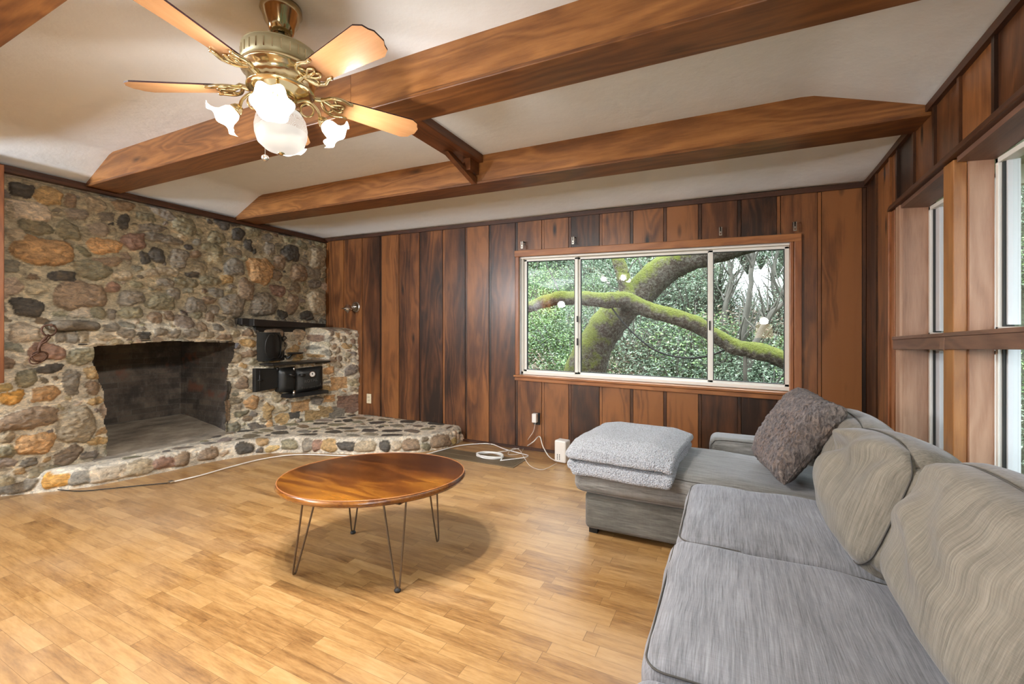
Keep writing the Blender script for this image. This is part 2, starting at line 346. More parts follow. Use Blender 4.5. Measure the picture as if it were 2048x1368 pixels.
c = k.mix(k.math('MULTIPLY', k.ramp(k.noise(o, 4.5, 2), [(.60, g3(0)), (.70, g3(1))]), .7), c, (.22, .085, .05)); k.col(c); k.p(Roughness=.85); k.bump(k.math('SUBTRACT', n2, br.outputs[1]), .6, .01); M['firebrick'] = k.m
k = NT('ash_floor'); o = k.obj(); n1 = k.noise(k.mapping(o, (1, .4, 1)), 7, 5, .7); k.col(k.ramp(n1, [(.3, (.14, .12, .10)), (.5, (.32, .27, .21)), (.75, (.55, .48, .38))])); k.p(Roughness=.9); k.bump(n1, .4, .01); M['ash'] = k.m
k = NT('mossy_bark'); o = k.obj(); nz = k.node('ShaderNodeSeparateXYZ', {0: k.node('ShaderNodeNewGeometry').outputs['Normal']}).outputs[2]
n1 = k.noise(o, 5, 5, .7); n2 = k.noise(o, 26, 5, .8); v1 = k.noise(o, 40, 3)
moss = k.math('ADD', k.math('MULTIPLY', nz, .55), k.math('MULTIPLY', k.math('SUBTRACT', n1, .5), 1.6))
bark = k.mix(k.ramp(n2, [(.45, g3(0)), (.6, g3(1))]), (.075, .05, .033), (.22, .20, .16)); mc = k.mix(n2, (.10, .13, .015), (.30, .33, .05))
k.col(k.mix(k.ramp(moss, [(.40, g3(0)), (.55, g3(1))], 'LINEAR'), bark, mc)); n = k.ramp(moss, [(0, g3(0)), (1, g3(1))]); k.col(k.mix(k.ramp(k.math('ADD', moss, .38), [(.3, g3(0)), (.6, g3(1))]), bark, mc)); k.p(Roughness=.95); k.bump(k.math('ADD', n2, v1), 1.0, .05); M['moss'] = k.m
M['bark'] = plain('grey_bark', (.12, .11, .09), .9, 0, .6, .6, 30)
def leafmat(name, a, b, c_):
    k = NT(name); o = k.obj(); k.col(k.ramp(k.node('ShaderNodeTexWhiteNoise', {'Vector': k.vmath('SNAP', o, (.07, .07, .07))}, noise_dimensions='3D').outputs[0], [(0, a), (.5, b), (1, c_)])); k.p(Roughness=.5); k.b.inputs['Specular IOR Level'].default_value = .5; return k.m
M['leaf_a'] = leafmat('grey_green_leaves', (.035, .065, .035), (.13, .20, .12), (.42, .50, .37)); M['leaf_b'] = leafmat('bright_green_leaves', (.04, .085, .025), (.14, .25, .08), (.36, .50, .20)); M['leaf_c'] = leafmat('dry_brown_twigs', (.10, .07, .045), (.24, .17, .12), (.40, .32, .25))
k = NT('wooded_slope'); o = k.obj(); n1 = k.noise(o, 14, 6, .85); n2 = k.noise(o, 1.2, 3); k.col(k.mix(n2, k.ramp(n1, [(.35, (.02, .035, .018)), (.6, (.13, .19, .10)), (.75, (.3, .37, .25))]), k.ramp(n1, [(.35, (.03, .04, .015)), (.65, (.15, .18, .09))]))); k.p(Roughness=1); k.bump(n1, 1, .3); M['slope'] = k.m

# ------------------------------------------------------------------ room shell
YF = -5.2
struct(MB().box((L - .9, YF - .15, -.12), (RR + .25, D + .2, 0)).build('floor', M['floor']))
nx_, ny_ = 90, 110
xs = np.linspace(L - .05, RR + .03, nx_); ys = np.linspace(YF, D + .03, ny_)
V = [(x, y, zceil(x, y) + .006 * noise.noise(Vector((x * 1.3, y * 1.3, 0)))) for x in xs for y in ys]
Q = grid_faces(nx_, ny_)[:, ::-1]
o = np_mesh('ceiling', np.array(V), Q, M['ceiling']); struct(o)
sm = o.modifiers.new('s', 'SOLIDIFY'); sm.thickness = .15; sm.offset = -1

# back wall: wide redwood boards with a narrow sunk strip between them
bw = MB()
ux = [640, 660, 690, 727, 763, 801, 842, 889, 934, 982, 1035, 1088, 1142, 1204, 1266, 1333, 1403, 1482, 1561, 1643, 1740]
bx = [ony(u, 700, D).x for u in ux]; bx[0] = L; bx[-1] = RR
wx0, wx1, wz0, wz1 = -1.955, .470, .735, 1.985     # rough opening
def ztopw(x): return lerp(2.005, 1.945, (x - wx0) / (wx1 - wx0))
def zbotw(x): return lerp(.752, .722, (x - wx0) / (wx1 - wx0))
for i in range(len(bx) - 1):
    a, b = bx[i], bx[i + 1]; bw.tone = rnd.random()
    strip = .028
    for (p, q, dy) in ((a + .003, b - strip, 0), (b - strip + .003, b - .002, .007)):
        bw.tone = bw.tone if dy == 0 else rnd.random()
        segs = [(p, q, 0)]
        if q > wx0 and p < wx1:
            segs = []
            if p < wx0: segs.append((p, wx0, 0))
            if q > wx1: segs.append((wx1, q, 0))
            segs.append((max(p, wx0), min(q, wx1), 1))
        for (s0, s1, hole) in segs:
            if s1 - s0 < .002: continue
            if not hole: bw.box((s0, D + dy, -.01), (s1, D + .03, zB((s0 + s1) / 2) + .01))
            else:
                bw.box((s0, D + dy, -.01), (s1, D + .03, zbotw(s0))); bw.box((s0, D + dy, ztopw(s0)), (s1, D + .03, zB(s0) + .01))
bw.tone = .1
for (a, b, z0, z1) in ((L - .9, wx0, -.1, 2.75), (wx1, RR + .15, -.1, 2.75), (wx0, wx1, -.1, .71), (wx0, wx1, 2.0, 2.75)): bw.box((a, D + .03, z0), (b, D + .16, z1))
struct(bw.build('wall_back', M['panel']))
struct(MB().hexa([(L, D - .02, zB(L) - .04), (RR, D - .02, zB(RR) - .04), (RR, D + .01, zB(RR) - .04), (L, D + .01, zB(L) - .04), (L, D - .02, zB(L)), (RR, D - .02, zB(RR)), (RR, D + .01, zB(RR)), (L, D + .01, zB(L))]).build('trim_1', M['darktrim_x']))
# shoe moulding
struct(MB().box((-2.62, D - .018, 0), (RR, D + .003, .028)).build('baseboard_back', M['darktrim_x']))

# back window
win = bpy.data.objects.new('window_1', None); col.objects.link(win); struct(win); win.location = (-.75, D, .72)
zt = lambda x: lerp(1.957, 1.900, (x + 1.917) / 2.36); zb = lambda x: lerp(.772, .742, (x + 1.92) / 2.36)
def bar(mb, p, q, wd, y0, y1, up=True):  # slanted horizontal bar below (p->q), height wd
    (x0, z0), (x1, z1) = p, q
    return mb.hexa([(x0, y0, z0), (x1, y0, z1), (x1, y1, z1), (x0, y1, z0), (x0, y0, z0 + wd), (x1, y0, z1 + wd), (x1, y1, z1 + wd), (x0, y1, z0 + wd)])
cs = MB(); bar(cs, (-1.99, 1.975), (.50, 1.914), .063, D - .03, D + .02); cs.build('casing', M['casing'], win, bevel=.004)
cs = MB(); cs.box((.452, D - .028, .70), (.502, D + .02, 1.97)); cs.tone = .3; cs.box((.425, D - .012, .72), (.45, D + .07, 1.93)); cs.build('casing', M['casing_z'], win, bevel=.004)
cs = MB(); cs.box((-1.99, D - .01, .76), (-1.95, D + .02, 1.99)); cs.build('casing', M['casing_z'], win, bevel=.003)
cs = MB(); bar(cs, (-1.99, .742), (.46, .708), .02, D - .055, D + .08); cs.build('sill', M['casing'], win, bevel=.004)
cs = MB(); bar(cs, (-1.985, .706), (.46, .665), .038, D - .03, D + .0); cs.build('apron', M['casing'], win, bevel=.003)
YW = D + .085
fr = MB(); bar(fr, (-1.96, zb(-1.96) - .01), (.46, zb(.46) - .01), .032, D + .05, YW + .06); bar(fr, (-1.96, zt(-1.96)), (.46, zt(.46)), .035, D + .03, YW + .06)
fr.box((-1.96, D + .05, .74), (-1.925, YW + .06, 1.99)); fr.box((.425, D + .06, .74), (.465, YW + .06, 1.95)); fr.build('window_frame', M['white'], win, bevel=.003)
jm = MB(); jm.box((-1.951, D + .02, .75), (-1.945, YW, 1.97)); bar(jm, (-1.95, 1.972), (.46, 1.912), .01, D + .02, YW); jm.build('jamb_liner', M['greywhite'], win)
def sash(x0, x1, y, th, name='sash'):
    s = MB(); bar(s, (x0, zb(x0) + .016), (x1, zb(x1) + .016), .024, y - .012, y + .012); bar(s, (x0, zt(x0) - .022), (x1, zt(x1) - .022), .022, y - .012, y + .012)
    s.box((x0, y - .012, zb(x0) + .02), (x0 + th, y + .012, zt(x0) - .003)); s.box((x1 - th, y - .012, zb(x1) + .02), (x1, y + .012, zt(x1) - .003)); q = s.build(name, M['white'], win, bevel=.002)
    g_ = MB(); bar(g_, (x0 + th, zb(x0) + .038), (x1 - th, zb(x1) + .038), .006, y - .014, y + .012); bar(g_, (x0 + th, zt(x0) - .028), (x1 - th, zt(x1) - .028), .007, y - .014, y + .012); g_.box((x0 + th, y - .014, zb(x0) + .04), (x0 + th + .006, y + .012, zt(x0) - .025)); g_.box((x1 - th - .005, y - .014, zb(x1) + .04), (x1 - th, y + .012, zt(x1) - .025)); g_.build('gasket', M['gasket'], win)
    p = MB().add([(x0 + th, y, zb(x0) + .03), (x1 - th, y, zb(x1) + .03), (x1 - th, y, zt(x1) - .015), (x0 + th, y, zt(x0) - .015)], [(0, 1, 2, 3)]); p.build('pane', M['glass'], win)
sash(-1.925, -1.345, YW + .0, .03); sash(-1.355, -.145, YW + .028, .03); sash(-.165, .43, YW + .0, .034)
lk = MB(); lk.box((-1.352, YW - .026, 1.30), (-1.338, YW - .012, 1.36)); lk.box((-1.352, YW - .026, 1.07), (-1.338, YW - .012, 1.14)); lk.box((-.163, YW - .026, 1.22), (-.152, YW - .012, 1.30)); lk.build('latch', M['slot'], win)

# left wall behind the stone, with the open firebox pushed through it
lw = MB(); lw.tone = .4
lw.box((L - .12, YF, 0), (L, 1.05, 2.75)); lw.box((L - .12, 1.05, 1.35), (L, D + .1, 2.75)); lw.box((L - .12, 3.0, 0), (L, D + .1, 1.35)); lw.box((L - .12, 1.05, 0), (L, 1.5, 1.35))
struct(lw.build('wall_left', M['panel']))
tr = MB(); tr.hexa([(L, YF, 2.39), (L + .075, YF, 2.39), (L + .075, D, 2.365), (L, D, 2.365), (L, YF, 2.425), (L + .075, YF, 2.425), (L + .075, D, 2.385), (L, D, 2.385)])
tr.tone = .8; tr.hexa([(L, YF, 2.425), (L + .045, YF, 2.425), (L + .045, D, 2.385), (L, D, 2.385), (L, YF, 2.465), (L + .045, YF, 2.465), (L + .045, D, 2.42), (L, D, 2.42)]); struct(tr.build('trim_2', M['darktrim_y'], bevel=.003))
struct(MB().box((L, .82, .845), (-4.625, 1.202, 2.395)).build('trim_3', M['casing_z'], bevel=.004))

# front wall behind the camera
fw = MB(); fw.tone = .2; fw.box((L - .1, YF - .1, 0), (RR + .1, YF, 2.75)); struct(fw.build('wall_front', M['plaster']))

# right wall
def sl(y): return (3.4 - y) * .046        # the old wall climbs slightly towards the camera
HB = lambda y: 1.952 + (3.46 - y) * .040    # underside of the header
rb = [onx(u, 500, RR).y for u in (1740, 1756, 1784, 1799, 1832, 1874, 1925, 1997)] + [1.93, 1.6, 1.28, .95, .6, .3, 0, -.4, -.8, -1.2, -1.6, -2.0, -2.5, -3.0, -3.5, -4.0, -4.5, YF]
rb[0] = D
rw = MB()
for i in range(len(rb) - 1):
    a, b = rb[i], rb[i + 1]; y0, y1 = min(a, b), max(a, b)
    rw.tone = rnd.random(); strip = .026
    z0 = -.01 if y0 > 3.38 else HB(y0)
    rw.hexa([(RR, y0 + strip, z0), (RR + .03, y0 + strip, z0), (RR + .03, y1, z0), (RR, y1, z0), (RR, y0 + strip, zR(y0) + .02), (RR + .03, y0 + strip, zR(y0) + .02), (RR + .03, y1, zR(y1) + .02), (RR, y1, zR(y1) + .02)])
    rw.tone = rnd.random(); rw.box((RR - .012, y0, z0), (RR + .02, y0 + strip - .004, zR(y1) + .01))
rw.tone = .3; OUT = RR + .15
rw.box((RR + .02, YF, 2.02), (OUT, D + .1, 2.75)); rw.box((RR + .02, 3.342, -.1), (OUT, D + .1, 2.1)); rw.box((RR, YF, -.1), (OUT, 3.42, .30)); rw.box((RR, YF, .2), (OUT, YF + .25, 2.1))
struct(rw.build('wall_right', M['panel']))
t_ = MB(); t_.hexa([(RR - .022, YF, zR(YF) - .035), (RR + .01, YF, zR(YF) - .035), (RR + .01, D, zR(D) - .035), (RR - .022, D, zR(D) - .035), (RR - .022, YF, zR(YF) + .003), (RR + .01, YF, zR(YF) + .003), (RR + .01, D, zR(D) + .003), (RR - .022, D, zR(D) + .003)]); struct(t_.build('trim_4', M['darktrim_y']))
t_ = MB(); t_.hexa([(RR - .04, YF, HB(YF)), (RR + .01, YF, HB(YF)), (RR + .01, 3.475, HB(3.475)), (RR - .04, 3.475, HB(3.475)), (RR - .03, YF, HB(YF) + .036), (RR + .01, YF, HB(YF) + .036), (RR + .01, 3.475, HB(3.475) + .036), (RR - .03, 3.475, HB(3.475) + .036)]); struct(t_.build('trim_5', M['darktrim_y'], bevel=.006))
t_ = MB(); t_.box((RR - .018, 3.415, .25), (RR + .012, 3.47, HB(3.47))); t_.tone = .8; t_.box((RR - .03, 3.475, .25), (RR + .01, 3.492, HB(3.47))); struct(t_.build('trim_6', M['casing_z'], bevel=.003))
XF = RR + .112   # window plane
def rwin(n, y0, y1, post_w, leftpost):
    """one column of the window wall: upper and lower light between deep timber jambs"""
    g = bpy.data.objects.new('window_%d' % n, None); col.objects.link(g); struct(g); g.location = (RR, (y0 + y1) / 2, .4)
    ra = lambda y: 1.105 + (3.39 - y) * .040; rt = lambda y: ra(y) + .058
    if leftpost:
        j = MB(); j.tone = .5; j.box((RR - .002, y1, .30), (XF + .01, y1 + .015, HB(y1) - .0)); j.tone = .7; j.box((RR - .016, y1 + .003, .30), (RR + .02, y1 + .075, HB(y1))); j.build('jamb', M['panel_light'], g, bevel=.003)
    j = MB(); j.tone = .2; j.box((RR - .002, y0 - .015, .30), (XF + .01, y0, HB(y0))); j.tone = .9; j.box((RR - .018, y0 - post_w, .30), (RR + .03, y0 - .003, HB(y0))); j.build('post', M['post'], g, bevel=.004)
    s = MB(); s.hexa([(RR - .03, y0, ra(y0)), (RR + .02, y0, ra(y0)), (RR + .02, y1 + .07, ra(y1 + .07)), (RR - .03, y1 + .07, ra(y1 + .07)), (RR - .03, y0, rt(y0)), (RR + .02, y0, rt(y0)), (RR + .02, y1 + .07, rt(y1 + .07)), (RR - .03, y1 + .07, rt(y1 + .07))])
    s.tone = .8; s.hexa([(RR - .036, y0 - .049, rt(y0 - .049)), (XF + .02, y0 - .049, rt(y0 - .049)), (XF + .02, y1 + .07, rt(y1 + .07)), (RR - .036, y1 + .07, rt(y1 + .07)), (RR - .034, y0 - .049, rt(y0 - .049) + .018), (XF + .02, y0 - .049, rt(y0 - .049) + .018), (XF + .02, y1 + .07, rt(y1 + .07) + .018), (RR - .034, y1 + .07, rt(y1 + .07) + .018)])
    s.tone = .4; s.hexa([(RR - .03, y0 - .049, ra(y0)), (RR + .02, y0 - .049, ra(y0)), (RR + .02, y0 - .002, ra(y0)), (RR - .03, y0 - .002, ra(y0)), (RR - .03, y0 - .049, rt(y0)), (RR + .02, y0 - .049, rt(y0)), (RR + .02, y0 - .002, rt(y0)), (RR - .03, y0 - .002, rt(y0))]); s.build('rail', M['rail'], g, bevel=.002)
    hd = MB(); hd.hexa([(RR - .01, y0, HB(y0) - .022), (XF, y0, HB(y0) - .03), (XF, y1, HB(y1) - .03), (RR - .01, y1, HB(y1) - .022), (RR - .01, y0, HB(y0)), (XF, y0, HB(y0)), (XF, y1, HB(y1)), (RR - .01, y1, HB(y1))]); hd.build('head_board', M['rail'], g)
    for (za, zb_) in ((.36, ra(y0)), (rt(y1) + .02, HB(y1) - .03)):
        f = MB(); f.box((XF, y0, za), (XF + .05, y1, za + .022)); f.box((XF, y0, zb_ - .022), (XF + .05, y1, zb_)); f.box((XF, y0, za), (XF + .05, y0 + .022, zb_)); f.box((XF, y1 - .022, za), (XF + .05, y1, zb_)); f.build('window_frame', M['white'], g, bevel=.002)
        f = MB(); f.box((XF + .012, y1 - .034, za + .02), (XF + .045, y1 - .022, zb_ - .02)); f.build('gasket', M['gasket'], g)
        f = MB(); f.box((XF + .02, y1 - (.085 if n == 2 else .046), za + .03), (XF + .06, y1 - .034, zb_ - .02)); f.build('sash', M['greywhite'], g, bevel=.002)
        MB().add([(XF + .035, y0 + .02, za + .02), (XF + .035, y1 - .03, za + .02), (XF + .035, y1 - .03, zb_ - .02), (XF + .035, y0 + .02, zb_ - .02)], [(0, 1, 2, 3)]).build('pane', M['glass'], g)
    MB().box((RR - .03, y0, .30), (XF + .05, y1, .335)).build('sill', M['rail'], g)
rwin(2, 2.735, 3.325, .105, True); rwin(3, 1.35, 2.615, .105, False); rwin(4, -.10, 1.23, .105, False); rwin(5, -1.55, -.22, .10, False); rwin(6, -3.10, -1.66, .10, False); rwin(7, -4.85, -3.21, .05, False)  # columns behind the camera continue the wall, added for fill daylight
jf = MB(); jf.tone = .6; jf.box((RR + .03, 2.615, .3), (RR + .11, 2.63, 1.99)); struct(jf.build('trim_7', M['panel_light']))
# exterior trim boards seen through the panes
t_ = MB(); t_.box((XF + .06, 3.20, .2), (XF + .16, 3.30, 2.2)); t_.box((XF + .06, 3.12, .2), (XF + .10, 3.16, 2.2)); struct(t_.build('trim_8', M['greywhite']))
e_ = MB()
for y in (-1, -.2, .6, 1.4, 2.2, 3.0, 3.8): e_.box((RR + .15, y, 2.12), (RR + .8, y + .05, 2.24))
e_.box((RR + .15, YF, 2.24), (RR + .85, D + .6, 2.28)); struct(e_.build('trim_9', M['soffit']))

# ------------------------------------------------------------------ beams
def beam(y0, y1, label, chamf=True, join=None):
    g = thing('ceiling_beam', label, 'beam', ((L + RR) / 2, (y0 + y1) / 2, 2.4), None)
    m = MB(); m.tone = .35
    xl, x1, x2, xr = L, -4.37, .40, RR
    def prof(y):
        return [(xl, y, zbot(xl) + .02), (xr, y, zbot(xr) + .02), (xr, y, zR(y) + .01), (x2, y, zflat(x2) + .012), (x1, y, zflat(x1) + .012), (xl, y, 2.45)]
    cuts = [xl, -3.2, -1.6 if join is None else join, -.4, xr]
    # body split in lengths so that each length has its own grain
    def topz(x): return lerp(2.45, zflat(x1) + .012, (x - xl) / (x1 - xl)) if x < x1 else (zflat(x) + .012 if x < x2 else lerp(zflat(x2) + .012, zR(y0) + .01, (x - x2) / (xr - x2)))
    pts = sorted([xl, x1, x2, xr] + ([join] if join else []))
    for a, b in zip(pts, pts[1:]):
        m.tone = .62 if (join and a < join) else .35
        gp = .002 if join and abs(b - join) < 1e-6 else 0
        m.hexa([(a, y0, zbot(a) + .018), (b - gp, y0, zbot(b) + .018), (b - gp, y1, zbot(b) + .018), (a, y1, zbot(a) + .018), (a, y0, topz(a)), (b - gp, y0, topz(b)), (b - gp, y1, topz(b)), (a, y1, topz(a))])
    m.build('beam_body', M['beam'], g)
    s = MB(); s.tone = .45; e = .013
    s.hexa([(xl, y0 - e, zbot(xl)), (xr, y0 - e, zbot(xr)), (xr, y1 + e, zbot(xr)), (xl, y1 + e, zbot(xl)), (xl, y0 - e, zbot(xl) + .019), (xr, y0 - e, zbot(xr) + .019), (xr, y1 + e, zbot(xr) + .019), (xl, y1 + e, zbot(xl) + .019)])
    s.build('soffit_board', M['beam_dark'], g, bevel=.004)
beam(2.93, 3.14, 'long brown ceiling beam nearer the picture window, with the bracket on it')
beam(1.70, 1.89, 'long brown ceiling beam crossing beside the ceiling fan', join=-1.79)
beam(.46, .665, 'ceiling beam end in the top left corner, nearest the camera')
g = thing('ceiling_strut', 'short brown timber spanning between the two long ceiling beams', 'beam', (-1.79, 2.4, 2.53))
m = MB(); m.box((-1.88, 1.89, 2.508), (-1.70, 2.93, 2.60)); m.build('timber', M['beam_y'], g, bevel=.003)
m = MB(); m.tone = .8; m.hexa([(-1.845, 2.60, 2.495), (-1.80, 2.60, 2.495), (-1.75, 2.91, 2.345), (-1.79, 2.91, 2.345), (-1.845, 2.66, 2.51), (-1.80, 2.66, 2.51), (-1.75, 2.925, 2.40), (-1.79, 2.925, 2.40)]); m.box((-1.80, 2.80, 2.42), (-1.735, 2.93, 2.51)); m.build('bracket', M['beam_y'], g, bevel=.002)

# ------------------------------------------------------------------ stone fireplace
PAL = dict(g=(.25, .22, .175), d=(.085, .077, .066), n=(.26, .235, .155), t=(.42, .35, .245), b=(.27, .195, .13), r=(.29, .175, .125), y=(.44, .30, .14), o=(.50, .30, .14), w=(.54, .46, .35), O=(.62, .33, .08), G=(.27, .25, .21))
nrg = np.random.RandomState(11)
class Stones:
    def __init__(s, a0, a1, b0, b1): s.e = (a0, a1, b0, b1); s.S = []; s.res = .008; s.gap = 1.04; s.mask = np.zeros((int((a1 - a0) / s.res) + 1, int((b1 - b0) / s.res) + 1), bool)
    def _patch(s, a, b, ra, rb, ang, g=1.0):
        a0, _, b0, _ = s.e; R = max(ra, rb) * g + s.res
        i0, i1 = max(0, int((a - R - a0) / s.res)), min(s.mask.shape[0], int((a + R - a0) / s.res) + 2); j0, j1 = max(0, int((b - R - b0) / s.res)), min(s.mask.shape[1], int((b + R - b0) / s.res) + 2)
        if i1 <= i0 or j1 <= j0: return None
        A, B = np.meshgrid(a0 + np.arange(i0, i1) * s.res - a, b0 + np.arange(j0, j1) * s.res - b, indexing='ij')
        c, n = math.cos(ang), math.sin(ang); u = (A * c + B * n) / (ra * g); v = (-A * n + B * c) / (rb * g)
        return (slice(i0, i1), slice(j0, j1)), (np.abs(u) ** 2.3 + np.abs(v) ** 2.3) < 1
    def put(s, a, b, ra, rb, ang, c, h=None, check=True):
        P = s._patch(a, b, ra, rb, ang, s.gap)
        if P is None: return False
        sl_, m = P
        if check and (s.mask[sl_] & m).sum() > .04 * m.sum(): return False
        s.mask[sl_] |= m; s.S.append((a, b, ra, rb, ang, c, h or min(.055, .35 * min(ra, rb) + .008), nrg.rand(6))); return True
    def fill(s, sizes, pal, asp=(1.2, 2.2), tilt=.35, ok=None, tries=900):
        a0, a1, b0, b1 = s.e
        for r in sizes:
            for _ in range(tries):
                a, b = nrg.uniform(a0, a1), nrg.uniform(b0, b1)
                if ok and not ok(a, b): continue
                q = nrg.uniform(*asp); p = pal(a, b) if callable(pal) else pal
                c = np.array(PAL[p[nrg.randint(len(p))]]) * nrg.uniform(.75, 1.25); c = c * (1 + (nrg.rand(3) - .5) * .12)
                rr = r * nrg.uniform(.8, 1.15); s.put(a, b, rr * math.sqrt(q), rr / math.sqrt(q), nrg.normal(0, tilt), c)
    def eval(s, A, B, base):
        H = np.zeros_like(A); C = base.copy(); best = np.ones_like(A) * 1.0
        sh = A.shape
        for (a, b, ra, rb, ang, c, h, q) in s.S:
            R = max(ra, rb) * 1.25
            idx = np.nonzero((np.abs(A - a) < R) & (np.abs(B - b) < R))
            if len(idx[0]) == 0: continue
            x, y = A[idx] - a, B[idx] - b; cc, n = math.cos(ang), math.sin(ang); u = (x * cc + y * n) / ra; v = (-x * n + y * cc) / rb
            ph = np.arctan2(v, u); e = 2.2 + q[5] * 1.4
            d = (np.abs(u) ** e + np.abs(v) ** e) ** (1 / e) * (1 + .07 * np.sin(2 * ph + 6.28 * q[0]) + .06 * np.sin(3 * ph + 6.28 * q[1]) + .04 * np.sin(5 * ph + 6.28 * q[2]))
            m = d < best[idx]
            hh = h * np.clip(1 - d ** 3.2, 0, 1) ** .55 * (1 + .35 * (q[3] - .5) * u + .5 * (q[4] - .5) * v) 
            ii = tuple(k_[m] for k_ in idx); best[ii] = d[m]; H[ii] = np.maximum(hh[m], 0) + .001; C[ii] = c
        return H, C
def vnoise(A, B, f, seed=0):  # cheap smooth value noise
    r = np.random.RandomState(seed).rand(97, 89); x, y = A * f, B * f; i, j = np.floor(x).astype(int), np.floor(y).astype(int); u, v = x - i, y - j; u = u * u * (3 - 2 * u); v = v * v * (3 - 2 * v)
    g = lambda p, q: r[p % 97, q % 89]
    return (g(i, j) * (1 - u) + g(i + 1, j) * u) * (1 - v) + (g(i, j + 1) * (1 - u) + g(i + 1, j + 1) * u) * v - .5
def xlow(y): return np.interp(y, [0, 1.6, 2.85, 3.285, 3.68, 4.1], [-4.70, -4.70, -4.70, -4.56, -4.385, -4.19])
def xbase(y, z):
    wl = sstep(1.31, 1.20, z) * np.where(y > 3.72, sstep(1.262, 1.252, z), 1)
    low = xlow(y); niche = sstep(3.0, 3.06, y) * sstep(3.78, 3.72, y) * sstep(.82, .86, z); low = low * (1 - niche) + np.minimum(low, -4.66) * niche
    mant = .045 * sstep(1.5, 1.7, y) * sstep(2.95, 2.8, y) * sstep(1.05, 1.12, z) * sstep(1.5, 1.2, z)
    return -4.765 * (1 - wl) + low * wl + mant
ST = Stones(1.0, 4.12, 0.10, 2.44); ST.gap = 1.09
hand1 = """120,225,75,45,d 165,345,130,60,w 200,440,110,40,n 240,575,172,86,o 385,460,75,60,n 90,490,60,40,t 275,265,90,50,y 400,290,40,40,b 540,310,60,40,t 600,380,50,25,g 700,410,35,40,d 590,545,95,45,o 760,520,75,50,r
350,720,95,30,d 525,680,105,60,n 615,635,75,30,b 455,830,165,78,b 640,780,40,30,r 160,895,100,58,d 820,615,30,35,d 890,600,48,45,d 1015,620,60,55,g 1050,430,70,50,n 930,505,110,28,g 860,445,85,22,g 830,385,60,25,n 1230,500,55,35,n
1350,480,40,35,d 1110,595,40,22,b 1095,710,45,18,d 960,690,70,28,t 860,700,50,25,t 690,715,65,28,t 740,845,80,45,g 915,870,85,48,n 990,815,40,35,g 940,755,50,30,g 1060,755,65,26,n 1195,745,65,32,n 1285,735,35,28,y 1330,670,60,50,G
1480,690,75,82,o 1410,540,25,35,d 1530,560,35,40,g 1650,590,52,50,d 1590,640,35,45,b 1565,710,38,30,b 1695,700,50,55,b 1395,795,50,60,b 1580,800,42,33,r 1320,885,80,60,g 1495,880,78,72,g 1110,885,62,45,g 1215,910,32,28,g 1185,855,40,22,b
1660,875,36,58,b 1800,870,55,70,t 1800,620,50,60,t 1780,700,50,32,g 1745,945,45,25,d 1605,935,35,25,d 735,925,80,30,n 560,925,45,36,n 460,930,60,30,w 630,935,28,32,g 875,955,50,32,b 960,945,30,28,b 630,1010,55,24,g 420,992,115,24,d
345,1055,34,44,g 410,1058,32,42,g 475,1056,34,42,t 150,1045,105,55,w 720,1045,55,25,g 600,1068,55,18,t 815,1055,38,20,d 910,1035,45,26,g 985,1045,38,24,g 1085,1045,55,26,g 1275,1065,48,16,b 1150,1010,35,26,b 1240,1010,32,20,g 1185,1050,32,20,t
1185,950,30,28,b 1110,940,40,22,n 1415,1040,38,22,b 1415,1098,50,26,y 1425,1160,45,20,b 1320,1180,48,33,t 260,1150,105,55,r 465,1170,98,52,n 275,1245,78,28,d 145,1300,62,50,n 60,345,30,40,t 90,140,0,0,g"""
hand2 = """405,525,48,75,g 535,470,55,42,y 255,590,82,48,o 60,610,72,42,O 160,735,190,58,b 440,770,108,108,t 210,870,118,62,o 40,840,45,38,t 530,555,42,42,b 540,632,50,20,y 602,690,28,45,b 40,920,55,36,n 160,980,62,26,g 560,862,60,26,y
1285,570,32,52,d 1280,690,32,75,b 1375,530,35,35,b 1430,640,42,40,o 1370,705,33,20,n 1520,690,62,45,y 1668,712,25,22,d 1530,768,42,32,o 1600,730,38,30,y 1700,660,48,34,o 1765,715,38,34,y 1840,690,40,34,y 1900,530,56,34,o 1890,690,32,34,g 1975,645,28,50,r 1850,615,40,22,o"""
def hands(txt, oy):
    for tk in txt.split():
        X_, Y_, rx, ry, cn = tk.split(','); X_, Y_, rx, ry = map(float, (X_, Y_, rx, ry))
        if rx == 0: continue
        u, v = X_ / 2.8444, oy + Y_ / 2.8444; xx_ = -4.73 if v < 652 else -4.68
        for _ in range(3): p = onx(u, v, xx_); xx_ = float(xbase(np.array(p.y), np.array(p.z)))
        p1 = onx(u + 1, v, xx_); t_ = p.x / ray(u, v)[0]
        ra, rb = rx / 2.8444 * (p1.y - p.y) * 1.0, ry / 2.8444 * t_
        c = np.array(PAL[cn]) * nrg.uniform(.85, 1.15)
        ST.put(p.y, p.z, ra * .97, rb * .97, nrg.normal(0, .08), c, check=False, h=min(.075, .4 * min(ra, rb) + .01))
hands(hand1, 300); hands(hand2, 580)
def pal_l(y, z): return 'ytGbwotgtG' if (z < 1.2 and y > 2.8) else ('tGwtgbntyG' if z < 1.2 else 'gndtbgnGtG')
ST.fill([.032, .026, .02], 'ybtgwb', asp=(1.3, 2.0), tilt=1.5, ok=lambda a, b: a > 3.70 and .82 < b < 1.25, tries=4000)
ST.fill([.075, .06, .048, .038, .030, .024], pal_l, ok=lambda a, b: True)
ST.fill([.018], pal_l, tries=1500)
ga, gb = np.arange(1.0, 4.105, .0068), np.arange(.10, 2.43, .0068)
A, B = np.meshgrid(ga, gb, indexing='ij')
n1 = vnoise(A, B, 14, 1) + .5 * vnoise(A, B, 31, 2); A2 = A + .020 * vnoise(A, B, 20, 3) + .009 * vnoise(A, B, 55, 41); B2 = B + .020 * vnoise(A, B, 20, 4) + .009 * vnoise(A, B, 55, 42)
